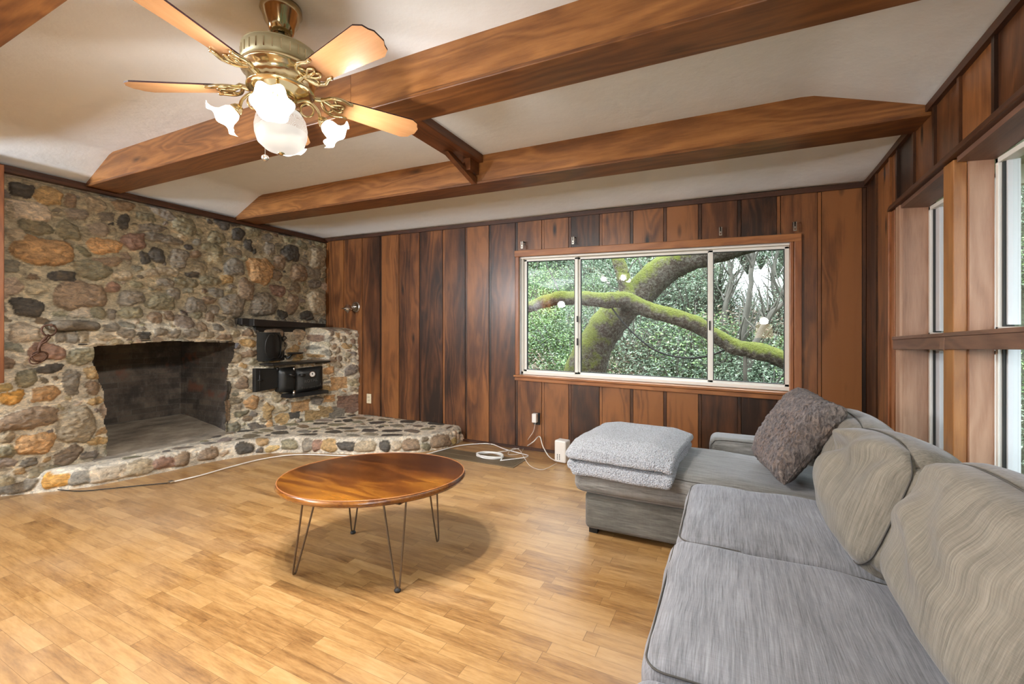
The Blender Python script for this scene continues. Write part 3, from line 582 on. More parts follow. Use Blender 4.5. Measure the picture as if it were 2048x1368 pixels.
mw = sstep(1.55, 1.15, B)[..., None]; mort = np.array([.43, .375, .26]) * (1 - mw) + np.array([.66, .60, .48]) * mw; mort = mort * (1 + .5 * n1[..., None])
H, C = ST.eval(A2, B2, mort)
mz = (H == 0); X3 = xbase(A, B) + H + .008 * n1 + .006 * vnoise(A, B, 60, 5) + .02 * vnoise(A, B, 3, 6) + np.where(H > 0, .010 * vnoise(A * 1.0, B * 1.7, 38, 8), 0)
X3 = np.minimum(X3, np.where(B > 2.355, -4.78, 9))
def opening(A, B):
    yL = np.interp(B, [.1, .3, .7, .95, 1.1], [1.80, 1.80, 1.775, 1.71, 1.70]) + .02 * vnoise(B * 1.0, B * 0 + 3.3, 9, 9)
    yR = np.interp(B, [.1, .5, .8, 1.02, 1.1], [2.775, 2.76, 2.80, 2.86, 2.92]) + .03 * vnoise(B * 1.0, B * 0 + 7.3, 7, 10)
    zt_ = np.interp(A, [1.6, 2.25, 2.95], [1.085, 1.125, 1.085])
    return (A > yL) & (A < yR) & (B < zt_)
OP = opening(A, B)
keep = ~(OP[:-1, :-1] & OP[1:, 1:] & OP[1:, :-1] & OP[:-1, 1:])
near = (A > 1.66) & (A < 2.90) & (B < 1.10); jamb = np.clip(1 - np.minimum(np.abs(A - 1.76), np.abs(A - 2.80)) / .05, 0, 1) * near
X3 = X3 - .03 * jamb ** 2
fp = thing('stone_fireplace', 'fieldstone fireplace wall with open sooty firebox and curved raised hearth', 'fireplace', (-4.6, 2.5, 0))
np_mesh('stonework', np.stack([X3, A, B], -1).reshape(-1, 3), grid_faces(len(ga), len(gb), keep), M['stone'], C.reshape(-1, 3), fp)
# firebox
fb = MB(); xF, xK = -4.73, -5.50
fb.add([(xF, 1.765, .13), (xK, 2.0, .27), (xK, 2.0, 1.35), (xF, 1.68, 1.35)], [(0, 1, 2, 3)])
fb.add([(xK, 2.0 - .0, .1), (xK, 2.765, .1), (xK, 2.765, 1.35), (xK, 2.0, 1.35)], [(0, 1, 2, 3)])
fb.add([(xF + .03, 2.79, .1), (xK, 2.765, .1), (xK, 2.765, 1.35), (xF, 2.92, 1.35)], [(3, 2, 1, 0)])
fb.add([(xF, 1.6, 1.35), (xK, 1.9, 1.35), (xK, 2.9, 1.35), (xF, 3, 1.35)], [(0, 1, 2, 3)])
fb.add([(L - .0, 1.6, 1.13), (L, 3.0, 1.13), (L, 3.0, 1.36), (L, 1.6, 1.36)], [(0, 1, 2, 3)]); fb.build('firebox', M['firebrick'], fp)
aa, bb = np.meshgrid(np.linspace(-5.52, -4.55, 60), np.linspace(1.70, 2.85, 70), indexing='ij')
az = np.interp(aa, [-5.5, -4.9, -4.66, -4.5], [.285, .20, .150, .12]) + .006 * vnoise(aa, bb, 12, 12)
np_mesh('ash_bed', np.stack([aa, bb, az], -1).reshape(-1, 3), grid_faces(60, 70), M['ash'], None, fp)
# lintel: bowed steel bar
lt = MB(); pl = [onx(u, v, -4.655) for u, v in ((158, 688), (205, 687), (280, 681), (350, 676.5), (410, 679), (468, 684))]
for a, b in zip(pl, pl[1:]): lt.hexa([(a.x, a.y, a.z - .008), (a.x - .12, a.y, a.z - .008), (b.x - .12, b.y, b.z - .008), (b.x, b.y, b.z - .008), (a.x, a.y, a.z), (a.x - .12, a.y, a.z), (b.x - .12, b.y, b.z), (b.x, b.y, b.z)])
lt.build('lintel', M['iron_edge'], fp)
# ledge rock on the left pier
rk = MB(); c_ = onx(148, 651, -4.66); rk.rbox(c_, (.16, .30, .07), .034, n=10, nz=.02, nf=7, seed=3); o = rk.build('ledge_rock', M['stone'], fp, smooth=True)
def setcol(o, c):
    a = o.data.attributes.new('Col', 'FLOAT_COLOR', 'POINT'); a.data.foreach_set('color', np.tile(np.array([*c, 1], dtype=np.float32), len(o.data.vertices)))
setcol(o, (.16, .135, .10))

# hearth
outl = [(-4.95, 1.02), (-4.80, 1.22), (-4.60, 1.44), (-4.45, 1.66), (-4.36, 2.06), (-4.28, 2.50), (-4.06, 2.86), (-3.68, 3.05), (-3.33, 3.18), (-2.98, 3.37), (-2.74, 3.58), (-2.63, 3.84), (-2.645, 4.12)]
def catmull(P, n=14):
    P = [Vector((*p, 0)) if len(p) == 2 else Vector(p) for p in P]; out = []
    for i in range(len(P) - 1):
        a, b, c, d = P[max(i - 1, 0)], P[i], P[i + 1], P[min(i + 2, len(P) - 1)]
        for j in range(n):
            t = j / n; out.append(.5 * ((2 * b) + (c - a) * t + (2 * a - 5 * b + 4 * c - d) * t * t + (-a + 3 * b - 3 * c + d) * t ** 3))
    return out + [P[-1]]
oc = catmull(outl, 40); op = np.array([(p.x, p.y) for p in oc]); sl_ = np.concatenate([[0], np.cumsum(np.hypot(*np.diff(op, axis=0).T))])
S_ = np.arange(0, sl_[-1], .0075); px_, py_ = np.interp(S_, sl_, op[:, 0]), np.interp(S_, sl_, op[:, 1])
tx, ty = np.gradient(px_), np.gradient(py_); tl = np.hypot(tx, ty); nxv, nyv = ty / tl, -tx / tl   # outward normal (towards the room)
HH = np.interp(S_, [0, 1.5, 3.0, 4.6], [.155, .145, .15, .165])
HS = Stones(0, S_[-1], 0, .30)
for (u, v, rx, ry, cn) in ((73, 955, 22, 25, 'g'), (117, 962, 16, 12, 'O'), (110, 958, 10, 14, 'O'), (155, 963, 18, 13, 'G'), (220, 960, 34, 14, 'w'), (290, 945, 24, 16, 't'), (352, 943, 20, 12, 'r'), (397, 933, 13, 14, 'b'), (450, 925, 17, 12, 'b'), (492, 905, 15, 12, 'd'), (553, 905, 16, 10, 'n'), (612, 893, 12, 12, 'g'), (632, 893, 9, 11, 'r'), (660, 892, 15, 12, 'y'), (696, 893, 17, 9, 'd'), (735, 890, 20, 11, 't'), (770, 893, 10, 11, 'd'), (793, 893, 9, 9, 'w'), (820, 887, 14, 12, 'b'), (870, 880, 22, 12, 'b'), (30, 962, 30, 22, 'G')):
    p = onz(u, v, .07); k_ = int(np.argmin((px_ - p.x) ** 2 + (py_ - p.y) ** 2)); sc_ = (CAMZ - .07) / (v - HOR)
    HS.put(S_[k_], .078, rx * sc_ * 1.15, min(.062, ry * sc_), 0, np.array(PAL[cn]), .028, check=False)
HS.fill([.05, .04, .03, .02], 'gtnbdyw', ok=lambda a, b: .03 < b < .13, tries=500)
T_ = np.concatenate([np.arange(-.01, .12, .0075), .12 + np.linspace(.006, .16, 14)])
A, B = np.meshgrid(S_, T_, indexing='ij'); NX, NY, PX, PY, HA = [np.repeat(q[:, None], len(T_), 1) for q in (nxv, nyv, px_, py_, HH)]
r_ = .035; Bz = np.minimum(B, HA - r_); over = np.clip(B - (HA - r_), 0, None); ang = np.minimum(over / r_, math.pi / 2)
Z = np.maximum(Bz, -.01) + r_ * np.sin(ang); inn = .03 * np.clip(B / .15, 0, 1) + r_ * (1 - np.cos(ang)) + np.clip(over - r_ * math.pi / 2, 0, None)
mort = np.ones(A.shape + (3,)) * np.array([.60, .55, .46]) * (1 + .35 * (vnoise(A, B, 12, 21))[..., None])
Hh, Cc = HS.eval(A + .01 * vnoise(A, B, 20, 22), B, mort); nn = .010 * vnoise(A, B, 16, 23) + .008 * vnoise(A, B, 45, 24) + .02 * vnoise(A, B * 0, 4, 27); disp = Hh * np.cos(ang) + nn
Vx = PX - NX * inn + NX * disp * np.cos(ang); Vy = PY - NY * inn + NY * disp * np.cos(ang); Vz = Z + nn * np.sin(ang) * .3
hv = np.stack([Vx, Vy, Vz], -1).reshape(-1, 3); hq = grid_faces(len(S_), len(T_)); hc = Cc.reshape(-1, 3)
# top
poly = np.stack([px_ - nxv * .10, py_ - nyv * .10], 1); poly = np.concatenate([poly, [[-4.85, 4.12], [-4.85, 1.0]]])
ta, tb = np.arange(-4.85, -2.6, .0095), np.arange(1.15, 4.12, .0095); A, B = np.meshgrid(ta, tb, indexing='ij')
ins = np.zeros(A.shape, bool); j = len(poly) - 1
for i in range(len(poly)):
    (xi, yi), (xj, yj) = poly[i], poly[j]; cnd = ((yi > B) != (yj > B)) & (A < (xj - xi) * (B - yi) / (yj - yi + 1e-12) + xi); ins ^= cnd; j = i
TS = Stones(-4.85, -2.6, 1.15, 4.12); TS.gap = 1.22; TS.fill([.075, .06, .045, .035], 'gdndbgnG', asp=(1.2, 2.0), tilt=.5, ok=lambda a, b: b > 2.45 and a > -4.75 or (a > -4.5 and b > 1.9), tries=700)
TS.fill([.05], 'gGndb', asp=(1.1, 2.0), tilt=1.5, ok=lambda a, b: b > 2.9, tries=400)
mort = np.ones(A.shape + (3,)) * np.array([.68, .62, .51]) * (1 + .35 * vnoise(A, B, 5, 31)[..., None])
Hh, Cc = TS.eval(A + .012 * vnoise(A, B, 14, 32), B, mort); hz = np.interp(B, [1.2, 2.6, 3.3, 4.1], [.150, .145, .15, .165])
Z = hz + .003 * vnoise(A, B, 8, 33) + np.minimum(Hh, .006) - .002
tv = np.stack([A, B, Z], -1).reshape(-1, 3); kp = ins[:-1, :-1]; tq = grid_faces(len(ta), len(tb), kp)
np_mesh('hearth', np.concatenate([hv, tv]), np.concatenate([hq, tq[:, ::-1] * 1 + len(hv)]), M['cobble'], np.concatenate([hc, Cc.reshape(-1, 3)]), fp)
rt_ = MB(); rt_.box((-4.75, 3.02, 1.262), (-4.20, 4.095, 1.262 + .001)); 

# cast-iron cook stove built into the masonry
sv = thing('cast_iron_stove', 'black cast-iron cook stove front set into the stone wall right of the firebox', 'stove', (-4.5, 3.4, .5))
def quadprism(pts, d, dirx=-1):  # front quad (pts) extruded back
    m = MB(); P = [Vector(p) for p in pts]; Q_ = [p + Vector((dirx * d, 0, 0)) for p in P]; m.hexa([P[0], P[1], Q_[1], Q_[0], P[3], P[2], Q_[2], Q_[3]]); return m
def qx(pix, x): return [onx(u, v, xx_) for (u, v), xx_ in zip(pix, x if isinstance(x, (list, tuple)) else [x] * len(pix))]
quadprism(qx(((484, 649), (508, 652), (508, 637.5), (484, 636)), -4.66), .12).build('mantel_slab', M['iron_edge'], sv, bevel=.004)
quadprism(qx(((508, 652), (650, 656), (651, 648), (508, 638)), [-4.58, -4.62, -4.62, -4.58]), .20).build('mantel_slab', M['iron_edge'], sv, bevel=.004)
quadprism(qx(((512, 664), (610, 664), (610, 650), (512, 650)), -4.655), .06).build('recess_shade', M['iron'], sv)  # dark block stands in for the shade in the recess below the slab
# warming panel, bowed, with raised oval scroll
cx0, cx1 = onx(515, 700, -4.63).y, onx(574, 700, -4.60).y
def warm(s, z): y = lerp(cx0, cx1, s); return Vector((-4.655 + .05 * math.sin(math.pi * min(1, s * 1.05)) + .01, y, z))
m = MB(); nn_ = 16
zt_, zb_ = 1.195, .875
for i in range(nn_):
    a, b = i / nn_, (i + 1) / nn_; k0, k1 = warm(a, zb_), warm(b, zb_); k2, k3 = warm(b, zt_), warm(a, zt_); m.add([k0, k1, k2, k3], [(0, 1, 2, 3)])
m.build('warming_panel', M['iron'], sv, smooth=True)
e = catmull([(.34, .92), (.44, .94), (.50, .90), (.56, .94), (.70, .90), (.80, .7), (.82, .45), (.76, .2), (.62, .08), (.50, .12), (.38, .08), (.26, .2), (.22, .45), (.25, .72), (.34, .92)], 6)
m = MB(); m.tube([warm(p.x, lerp(zb_, zt_, p.y)) + Vector((.006, 0, 0)) for p in e], .0055, 6, True)
sp = [warm(.97 + .09 * math.cos(t) * (1 - t / 9), 1.12 + .035 * math.sin(t) * (1 - t / 9)) + Vector((.01, 0, 0)) for t in [i * .45 for i in range(16)]]; m.tube(sp, .006, 6)
m.tube([warm(.80, .90) + Vector((.01, 0, 0)), warm(.88, .93) + Vector((.015, 0, 0)), warm(.97, 1.0) + Vector((.01, 0, 0)), warm(1.0, 1.08) + Vector((.01, 0, 0))], .007, 6); m.build('scroll_ornament', M['iron_edge'], sv, smooth=True)
tv_ = onx(591, 706, -4.53); m = MB(); m.lathe([(0, -.012), (.06, -.012), (.085, -.004), (.088, .004), (.08, .008), (0, .008)], 28, Matrix.Translation(tv_)); m.build('trivet', M['iron_edge'], sv)
m = MB(); m.tube([tv_ + Vector((-.03, -.02, -.01)), tv_ + Vector((-.06, -.05, -.06)), tv_ + Vector((-.10, -.06, -.03))], .012, 8); m.build('trivet_bracket', M['iron'], sv, smooth=True)
# range top shelf
sh = qx(((544, 728), (661, 721)), [-4.43, -4.30]); m = MB(); a, b = sh
m.hexa([(a.x, a.y, a.z - .022), (b.x, b.y, b.z - .022), (b.x - .40, b.y + .02, b.z - .022), (a.x - .28, a.y - .02, a.z - .022), (a.x + .01, a.y, a.z), (b.x + .01, b.y, b.z), (b.x - .40, b.y + .02, b.z), (a.x - .28, a.y - .02, a.z)]); m.build('range_top', M['iron_edge'], sv, bevel=.006)
# firebox door at left
FD = qx(((510, 785), (556, 776), (556, 737), (510, 737)), [-4.56, -4.52, -4.52, -4.56]); quadprism(FD, .05).build('ash_door', M['iron'], sv, bevel=.008)
m = MB(); f0 = [p + Vector((.008, 0, 0)) for p in FD]; m.tube([lerp(f0[0], f0[1], .18) + Vector((0, 0, .02)), lerp(f0[3], f0[2], .18) - Vector((0, 0, .02))], .006, 6); m.build('door_latch', M['iron_edge'], sv, smooth=True); m = MB(); hp = lerp(lerp(f0[0], f0[3], .5), lerp(f0[1], f0[2], .5), .16); m.tube([hp + Vector((.01, -.02, 0)), hp + Vector((.02, .03, 0))], .008, 6)
m.build('door_latch', M['iron_edge'], sv, smooth=True); m = MB()
for zz in (.78,): m.tube([(-4.51, lerp(f0[1].y, f0[0].y, .06), zz - .01), (-4.51, lerp(f0[1].y, f0[0].y, .06), zz + .03)], .011, 8)
m.build('door_hinge', M['iron_edge'], sv, smooth=True)
# bulging fire door and oven door
def bulge(pix, x, dep, name, n=14, par=None):
    P = qx(pix, x); m = MB(); R0 = []
    for i in range(n + 1):
        for jx in range(n + 1):
            s, t = i / n, jx / n; p = lerp(lerp(P[0], P[1], s), lerp(P[3], P[2], s), t); ed = (1 - abs(2 * s - 1) ** 6) * (1 - abs(2 * t - 1) ** 6); R0.append(p + Vector((dep * ed, 0, 0)))
    m.add(R0, [(i * (n + 1) + jx, (i + 1) * (n + 1) + jx, (i + 1) * (n + 1) + jx + 1, i * (n + 1) + jx + 1) for i in range(n) for jx in range(n)]); 
    q = quadprism(P, .12); m.add(q.v, q.f); return m.build(name, M['iron'], sv, smooth=True), P
d1, P1 = bulge(((558, 784), (590, 786), (590, 733), (558, 738)), [-4.50, -4.47, -4.47, -4.50], .05, 'fire_door')
d2, P2 = bulge(((589, 787), (645, 777), (645, 732), (589, 738)), [-4.46, -4.33, -4.33, -4.46], .05, 'oven_door')
for e_, pp in (d1, P1), (d2, P2):
    for q in e_.data.polygons: q.use_smooth = len(q.vertices) == 4 and q.area < .003
kb = onx(580, 750, -4.42); m = MB(); m.tube([kb + Vector((-.03, 0, 0)), kb + Vector((.02, 0, 0))], .009, 8); m.tube([kb + Vector((.02, -.02, .01)), kb + Vector((.03, .035, -.012))], [.012, .018], 10); m.build('knob', M['iron_edge'], d1, smooth=True)
kb = onx(602, 750, -4.37); m = MB(); m.tube([kb + Vector((-.03, 0, 0)), kb + Vector((.02, 0, 0))], .009, 8); m.tube([kb + Vector((.02, -.02, .0)), kb + Vector((.03, .03, 0))], [.016, .014], 10); m.build('knob', M['iron_edge'], d2, smooth=True)
hg = onx(588, 786, -4.40); m = MB(); m.tube([hg + Vector((0, 0, -.03)), hg + Vector((0, 0, .03))], .014, 8); m.build('hinge', M['chrome'], d2, smooth=True); m = MB(); hg = onx(588, 738, -4.40); m.tube([hg + Vector((0, 0, -.02)), hg + Vector((0, 0, .02))], .01, 8); m.build('hinge', M['chrome'], d2, smooth=True)
# thermometer dial and cast lettering follow the door plane
yv = (P2[1] - P2[0]).normalized(); zv = Vector((0, 0, 1)); zv = (zv - yv * zv.dot(yv)).normalized(); xv = yv.cross(zv)
def doorm(s, t, off): c = lerp(lerp(P2[0], P2[1], s), lerp(P2[3], P2[2], s), t) + Vector((.05 * (1 - abs(2 * s - 1) ** 6) * (1 - abs(2 * t - 1) ** 6), 0, 0)) + xv * off; return Matrix.Translation(c) @ Matrix((yv, zv, xv)).transposed().to_4x4()
if xv.x < 0: xv = -xv
m = MB(); m.lathe([(.033, 0), (.036, .01), (.030, .013), (.029, .008)], 24, doorm(.52, .72, -.002)); dg = m.build('dial', M['rust'], d2, smooth=True)
m = MB(); m.lathe([(0, .009), (.028, .009), (.029, .004)], 24, doorm(.52, .72, 0)); m.build('dial_face', M['dial'], d2)
m = MB(); m.add([doorm(.52, .72, .011) @ Vector(p) for p in ((-.003, -.008, 0), (.003, -.008, 0), (.006, .016, 0), (-.008, .012, 0))], [(0, 1, 2, 3)]); m.build('dial_needle', M['slot'], d2)
def text(s, size, mat, m4, parent, name='lettering', ext=.002, xs_=1):
    cu = bpy.data.curves.new(name, 'FONT'); cu.body = s; cu.size = size; cu.extrude = ext; cu.align_x = 'CENTER'; o = bpy.data.objects.new(name, cu); col.objects.link(o); dg_ = bpy.context.evaluated_depsgraph_get(); me = bpy.data.meshes.new_from_object(o.evaluated_get(dg_)); bpy.data.objects.remove(o)
    me.transform(m4 @ Matrix.Diagonal((xs_, 1, 1, 1))); o = bpy.data.objects.new(name, me); col.objects.link(o); me.materials.clear(); me.materials.append(mat); o.parent = parent; o.location = -(parent.location + (parent.parent.location if parent.parent else Vector())); return o
text('ROYAL', .050, M['cast_letter'], doorm(.48, .40, .001), d2, ext=.003, xs_=.9); text('WINDSOR', .056, M['cast_letter'], doorm(.50, .16, -.002), d2, ext=.003, xs_=.85)
lp = qx(((580, 797), (658, 786), (657, 780), (580, 789)), [-4.36, -4.20, -4.26, -4.42]); m = MB(); P = lp; m.hexa([P[0], P[1], P[1] + Vector((-.2, 0, .0)), P[0] + Vector((-.16, 0, 0)), P[3], P[2], P[2] + Vector((-.2, 0, 0)), P[3] + Vector((-.16, 0, 0))]); m.build('bottom_tray', M['iron_edge'], sv, bevel=.004)

# ice tongs hanging on the stones
tg = thing('iron_tongs', 'rusty iron ring tongs hanging on the stones left of the firebox', 'tongs', onx(95, 690, -4.63))
m = MB()
def ringx(c, ry, rz, r, tilt=0): return [Vector((c.x + .01 * math.sin(2 * t), c.y + ry * math.cos(t), c.z + rz * math.sin(t) + tilt * math.cos(t))) for t in [2 * math.pi * i / 22 for i in range(22)]]
X0 = -4.60; a = onx(98, 661, X0); m.tube(ringx(a, .040, .042, .005), .0065, 7, True); m.build('ring', M['rust'], tg, smooth=True)
m = MB(); b = onx(79, 713, X0); m.tube(ringx(b, .042, .038, .005), .006, 7, True); m.build('ring', M['rust'], tg, smooth=True)
m = MB(); b2 = onx(77, 716, X0 + .012); m.tube(ringx(b2, .048, .038, .005, .02), .005, 7, True); m.build('ring', M['rust'], tg, smooth=True)
m = MB(); m.tube([onx(u, v, X0 + .01) for u, v in ((98, 669), (90, 677), (81, 686), (78, 695), (79, 704))], [.008, .011, .008, .009, .008], 7); m.tube([onx(u, v, X0 + .02) for u, v in ((101, 674), (92, 683), (82, 688), (77, 698), (78, 706))], [.005, .007, .008, .007, .006], 7); m.build('shank', M['rust'], tg, smooth=True)
m = MB(); m.tube([onx(102, 650, -4.68), onx(102, 650, -4.585)], .011, 7); m.build('hook', M['rust'], tg)

# ------------------------------------------------------------------ ceiling fan
FX, FY = -1.674, 1.215
fan = thing('ceiling_fan', 'five-blade wood and brass ceiling fan with four lit tulip shades and a globe', 'ceiling fan', (FX, FY, 2.55))
FM = Matrix.Translation((FX, FY, 0)); FD_ = Matrix.Translation((FX, FY, -.082)); zc_ = zflat(FX) - .002
MB().lathe([(0, zc_), (.078, zc_), (.080, zc_ - .022), (.073, zc_ - .034), (.066, zc_ - .06), (.052, zc_ - .085), (.046, zc_ - .105), (.030, zc_ - .115), (.022, zc_ - .10), (0, zc_ - .10)], 40, FM).build('canopy', M['brass_dark'], fan, smooth=True)
MB().tube([(FX, FY, zc_ - .08), (FX, FY, 2.37)], .012, 12).build('downrod', M['motor'], fan, smooth=True)
MB().lathe([(0, 2.470), (.07, 2.468), (.135, 2.456), (.146, 2.450), (.146, 2.446)], 48, FD_).build('motor_cap', M['motor'], fan, smooth=True)
m = MB(); m.lathe([(.143, 2.447), (.147, 2.445), (.147, 2.385), (.140, 2.38)], 48, FD_); m.build('motor_band', M['motor'], fan, smooth=True)
m = MB()
for i in range(30):
    a = 2 * math.pi * i / 30; q = FD_ @ Matrix.Rotation(a, 4, 'Z'); m.box((.1465, -.0022, 2.395), (.1480, .0022, 2.432), q)
m.build('vent_slots', M['brass_dark'], fan)['kind'] = 'stuff'
MB().lathe([(.140, 2.384), (.150, 2.375), (.148, 2.362), (.132, 2.352), (.126, 2.335), (.122, 2.305), (.128, 2.300), (.128, 2.295), (.105, 2.288), (.075, 2.280), (.06, 2.272), (.0, 2.272)], 48, FD_, wav=lambda r, z, a, t: (r * (1 + (.02 * math.cos(24 * a) if .25 < t < .5 else 0)), z)).build('motor_bowl', M['brass'], fan, smooth=True)
BZ = 2.222
for an in (216, 72, 144, 0, 288):
    ca = R_(an) - .125; Q4 = FM @ Matrix.Translation((0, 0, BZ)) @ Matrix.Rotation(ca, 4, 'Z') @ Matrix.Rotation(R_(-13), 4, 'X')
    w0, w1, x0, x1 = .050, .071, .205, .610
    pl = [(x0, -w0 * .7), (x0 + .02, -w0), (x1 - .05, -w1), (x1 - .02, -w1 * .78), (x1 - .012, -w1 * .5), (x1, -w1 * .3), (x1, w1 * .3), (x1 - .012, w1 * .5), (x1 - .02, w1 * .78), (x1 - .05, w1), (x0 + .02, w0), (x0, w0 * .7)]
    m = MB(); m.prism(pl, (-.003, .003)); b = m.build('fan_blade', M['blade'], None); b.parent = fan; b.matrix_local = Matrix.Translation(-fan.location) @ Q4
    b.data.materials.append(M['blade_edge'])
    for f_ in b.data.polygons[2:]: f_.material_index = 1
    m = MB()
    def bp(x, y, z=-.006): return Q4 @ Vector((x, y, z))
    m.tube([FM @ (Matrix.Rotation(ca, 4, 'Z') @ Vector((.10, 0, 2.235))), FM @ (Matrix.Rotation(ca, 4, 'Z') @ Vector((.135, 0, 2.225))), bp(.165, 0, .012), bp(.20, 0, -.004), bp(.245, 0)], [.011, .013, .011, .009, .006], 8)
    for sg in (-1, 1):
        c = catmull([(.155, 0, .01), (.170, .022 * sg, 0), (.190, .046 * sg, -.004), (.225, .058 * sg, -.007), (.262, .047 * sg, -.007), (.282, .050 * sg, -.007)], 5); m.tube([bp(*p) for p in c], [.008] * (len(c) - 1) + [.004], 7)
        c = catmull([(.19, .0, -.004), (.213, .016 * sg, -.007), (.236, .024 * sg, -.007), (.252, .014 * sg, -.007), (.243, .004 * sg, -.007)], 5); m.tube([bp(*p) for p in c], .0055, 6)
        m.tube([bp(.20, .046 * sg), bp(.213, .03 * sg), bp(.214, .016 * sg)], .005, 6)
    m.build('blade_bracket', M['brass'], fan, smooth=True)
# light kit
MB().lathe([(.03, 2.215), (.05, 2.20), (.062, 2.185), (.060, 2.165), (.045, 2.15), (.052, 2.142), (.052, 2.132)], 32, FM).build('light_hub', M['brass'], fan, smooth=True)
MB().lathe([(.040, 2.148), (.052, 2.143), (.076, 2.126), (.093, 2.098), (.100, 2.062), (.098, 2.03), (.088, 1.998), (.060, 1.972), (.025, 1.960), (0, 1.958)], 40, FM).build('globe_shade', M['globe'], fan, smooth=True)
MB().lathe([(.012, 1.962), (.014, 1.955), (.006, 1.950), (0, 1.949)], 16, FM).build('globe_finial', M['brass'], fan, smooth=True)
def point(name, loc, W, r, c=(1, .96, .90)):
    l = bpy.data.lights.new(name, 'POINT'); l.energy = W; l.shadow_soft_size = r; l.color = c; o = bpy.data.objects.new(name, l); o.location = loc; col.objects.link(o); return o
for i, an in enumerate((-45, 45, 135, 225)):
    ca = R_(an + 1); u = Vector((math.cos(ca), math.sin(ca), 0)); c0 = Vector((FX, FY, 0)); zz = Vector((0, 0, 1)); s_ = u.cross(zz)
    P = lambda r, z: c0 + u * r + zz * z
    m = MB(); cv = catmull([P(.05, 2.175), P(.085, 2.19), P(.115, 2.185), P(.142, 2.155), P(.150, 2.125)], 6); m.tube(cv, .0065, 8)
    m.tube([P(.098 + .025 * math.cos(t), 2.152 + .027 * math.sin(t)) for t in [2 * math.pi * q / 20 for q in range(20)]], .0042, 6, True); m.build('lamp_arm', M['brass'], fan, smooth=True)
    ax = (u * .72 - zz * .69).normalized(); yy_ = ax.cross(s_); base = P(.152, 2.122); MM = Matrix.Translation(base) @ Matrix((s_, yy_, ax)).transposed().to_4x4() @ Matrix.Scale(.80, 4)
    fit = MB().lathe([(0, -.012), (.014, -.010), (.024, .002), (.030, .018), (.031, .026), (.027, .028)], 24, MM).build('shade_holder', M['brass'], fan, smooth=True)
    MB().lathe([(.024, .022), (.031, .03), (.040, .045), (.043, .062), (.045, .078), (.053, .092), (.066, .104), (.080, .110), (.088, .110)], 60, MM, wav=lambda r, z, a, t: (r * (1 + .10 * t ** 2 * math.cos(6 * a)), z - .010 * t ** 4 * (math.cos(6 * a)) )).build('tulip_shade', M['tulip'], fan, smooth=True)
    MB().lathe([(0, .04), (.018, .045), (.026, .065), (.024, .085), (.012, .096), (0, .098)], 16, MM).build('bulb', emis('lit_bulb', (1, .93, .8), 14) if i == 0 else bpy.data.materials['lit_bulb'], fan, smooth=True)
    sl = bpy.data.lights.new('fan_bulb_light', 'SPOT'); sl.energy = BULB_W; sl.shadow_soft_size = .030; sl.spot_size = R_(165); sl.spot_blend = .45; sl.color = (1, .96, .90)
    so = bpy.data.objects.new('fan_bulb_light', sl); point('fan_bulb_glow', base + ax * .108, GLOW_W, .04); so.location = base + ax * .102; so.rotation_euler = (ax * .75 - zz * .5).to_track_quat('-Z', 'Y').to_euler(); col.objects.link(so)
m = MB(); m.tube([(FX + .045, FY - .09, 2.15), (FX + .05, FY - .105, 2.07)], .0012, 5); m.build('pull_chain', M['brass_dark'], fan)
p_ = Vector((FX + .05, FY - .105, 2.055)); MB().lathe([(0, .018), (.003, .014), (.0065, -.004), (.006, -.012), (0, -.016)], 12, Matrix.Translation(p_)).build('pull_knob', M['beam'], fan, smooth=True)
p_ = Vector((FX - .075, FY - .02, 1.945)); MB().tube([p_ + Vector((0, 0, .19)), p_ + Vector((0, 0, .01))], .0012, 5).build('pull_chain', M['chrome'], fan)
MB().lathe([(0, -.003), (.012, -.003), (.014, 0), (.012, .003), (0, .003)], 18, Matrix.Translation(p_) @ Matrix.Rotation(R_(90), 4, 'Y') @ Matrix.Rotation(R_(40), 4, 'X')).build('pull_disc', M['chrome'], fan, smooth=True)

# ------------------------------------------------------------------ coffee table
TZ = .445
a, b = onz(555.5, 962, TZ), onz(924.5, 947, TZ); cx_, cy_ = -1.731, 1.811
ang_ = math.atan2(b.y - a.y, b.x - a.x)
tb_ = thing('coffee_table', 'oval lacquered wood coffee table on four wire hairpin legs', 'coffee table', (cx_, cy_, 0))
def tabm(z=0): return Matrix.Translation((cx_, cy_, z)) @ Matrix.Rotation(ang_, 4, 'Z')
RA, RB = .486, .402
prof = [(0, 0), (.90, 0), (.972, 0), (.982, .001), (.990, -.004), (1.0, -.014), (1.0, -.020), (.985, -.031), (.96, -.034), (0, -.034)]
m = MB(); n_ = 96
vs = [tabm(TZ) @ Vector((RA * r * math.cos(2 * math.pi * j / n_) * (1 + .012 * math.cos(4 * math.pi * j / n_)), RB * r * math.sin(2 * math.pi * j / n_), z)) for r, z in prof for j in range(n_)]
m.add(vs, [(i * n_ + j, (i + 1) * n_ + j, (i + 1) * n_ + (j + 1) % n_, i * n_ + (j + 1) % n_) for i in range(len(prof) - 1) for j in range(n_)]); o = m.build('tabletop', M['table'], tb_, smooth=True)
for p in o.data.polygons:
    if abs(p.normal.z) > .98: p.use_smooth = False
m = MB(); m.tube([tabm(TZ - .0005) @ Vector((RA * .982 * math.cos(2 * math.pi * j / 96) * (1 + .012 * math.cos(4 * math.pi * j / 96)), RB * .982 * math.sin(2 * math.pi * j / 96), 0)) for j in range(96)], .0030, 6, True); m.build('edge_bead', M['casing'], tb_, smooth=True)
rod = MB()
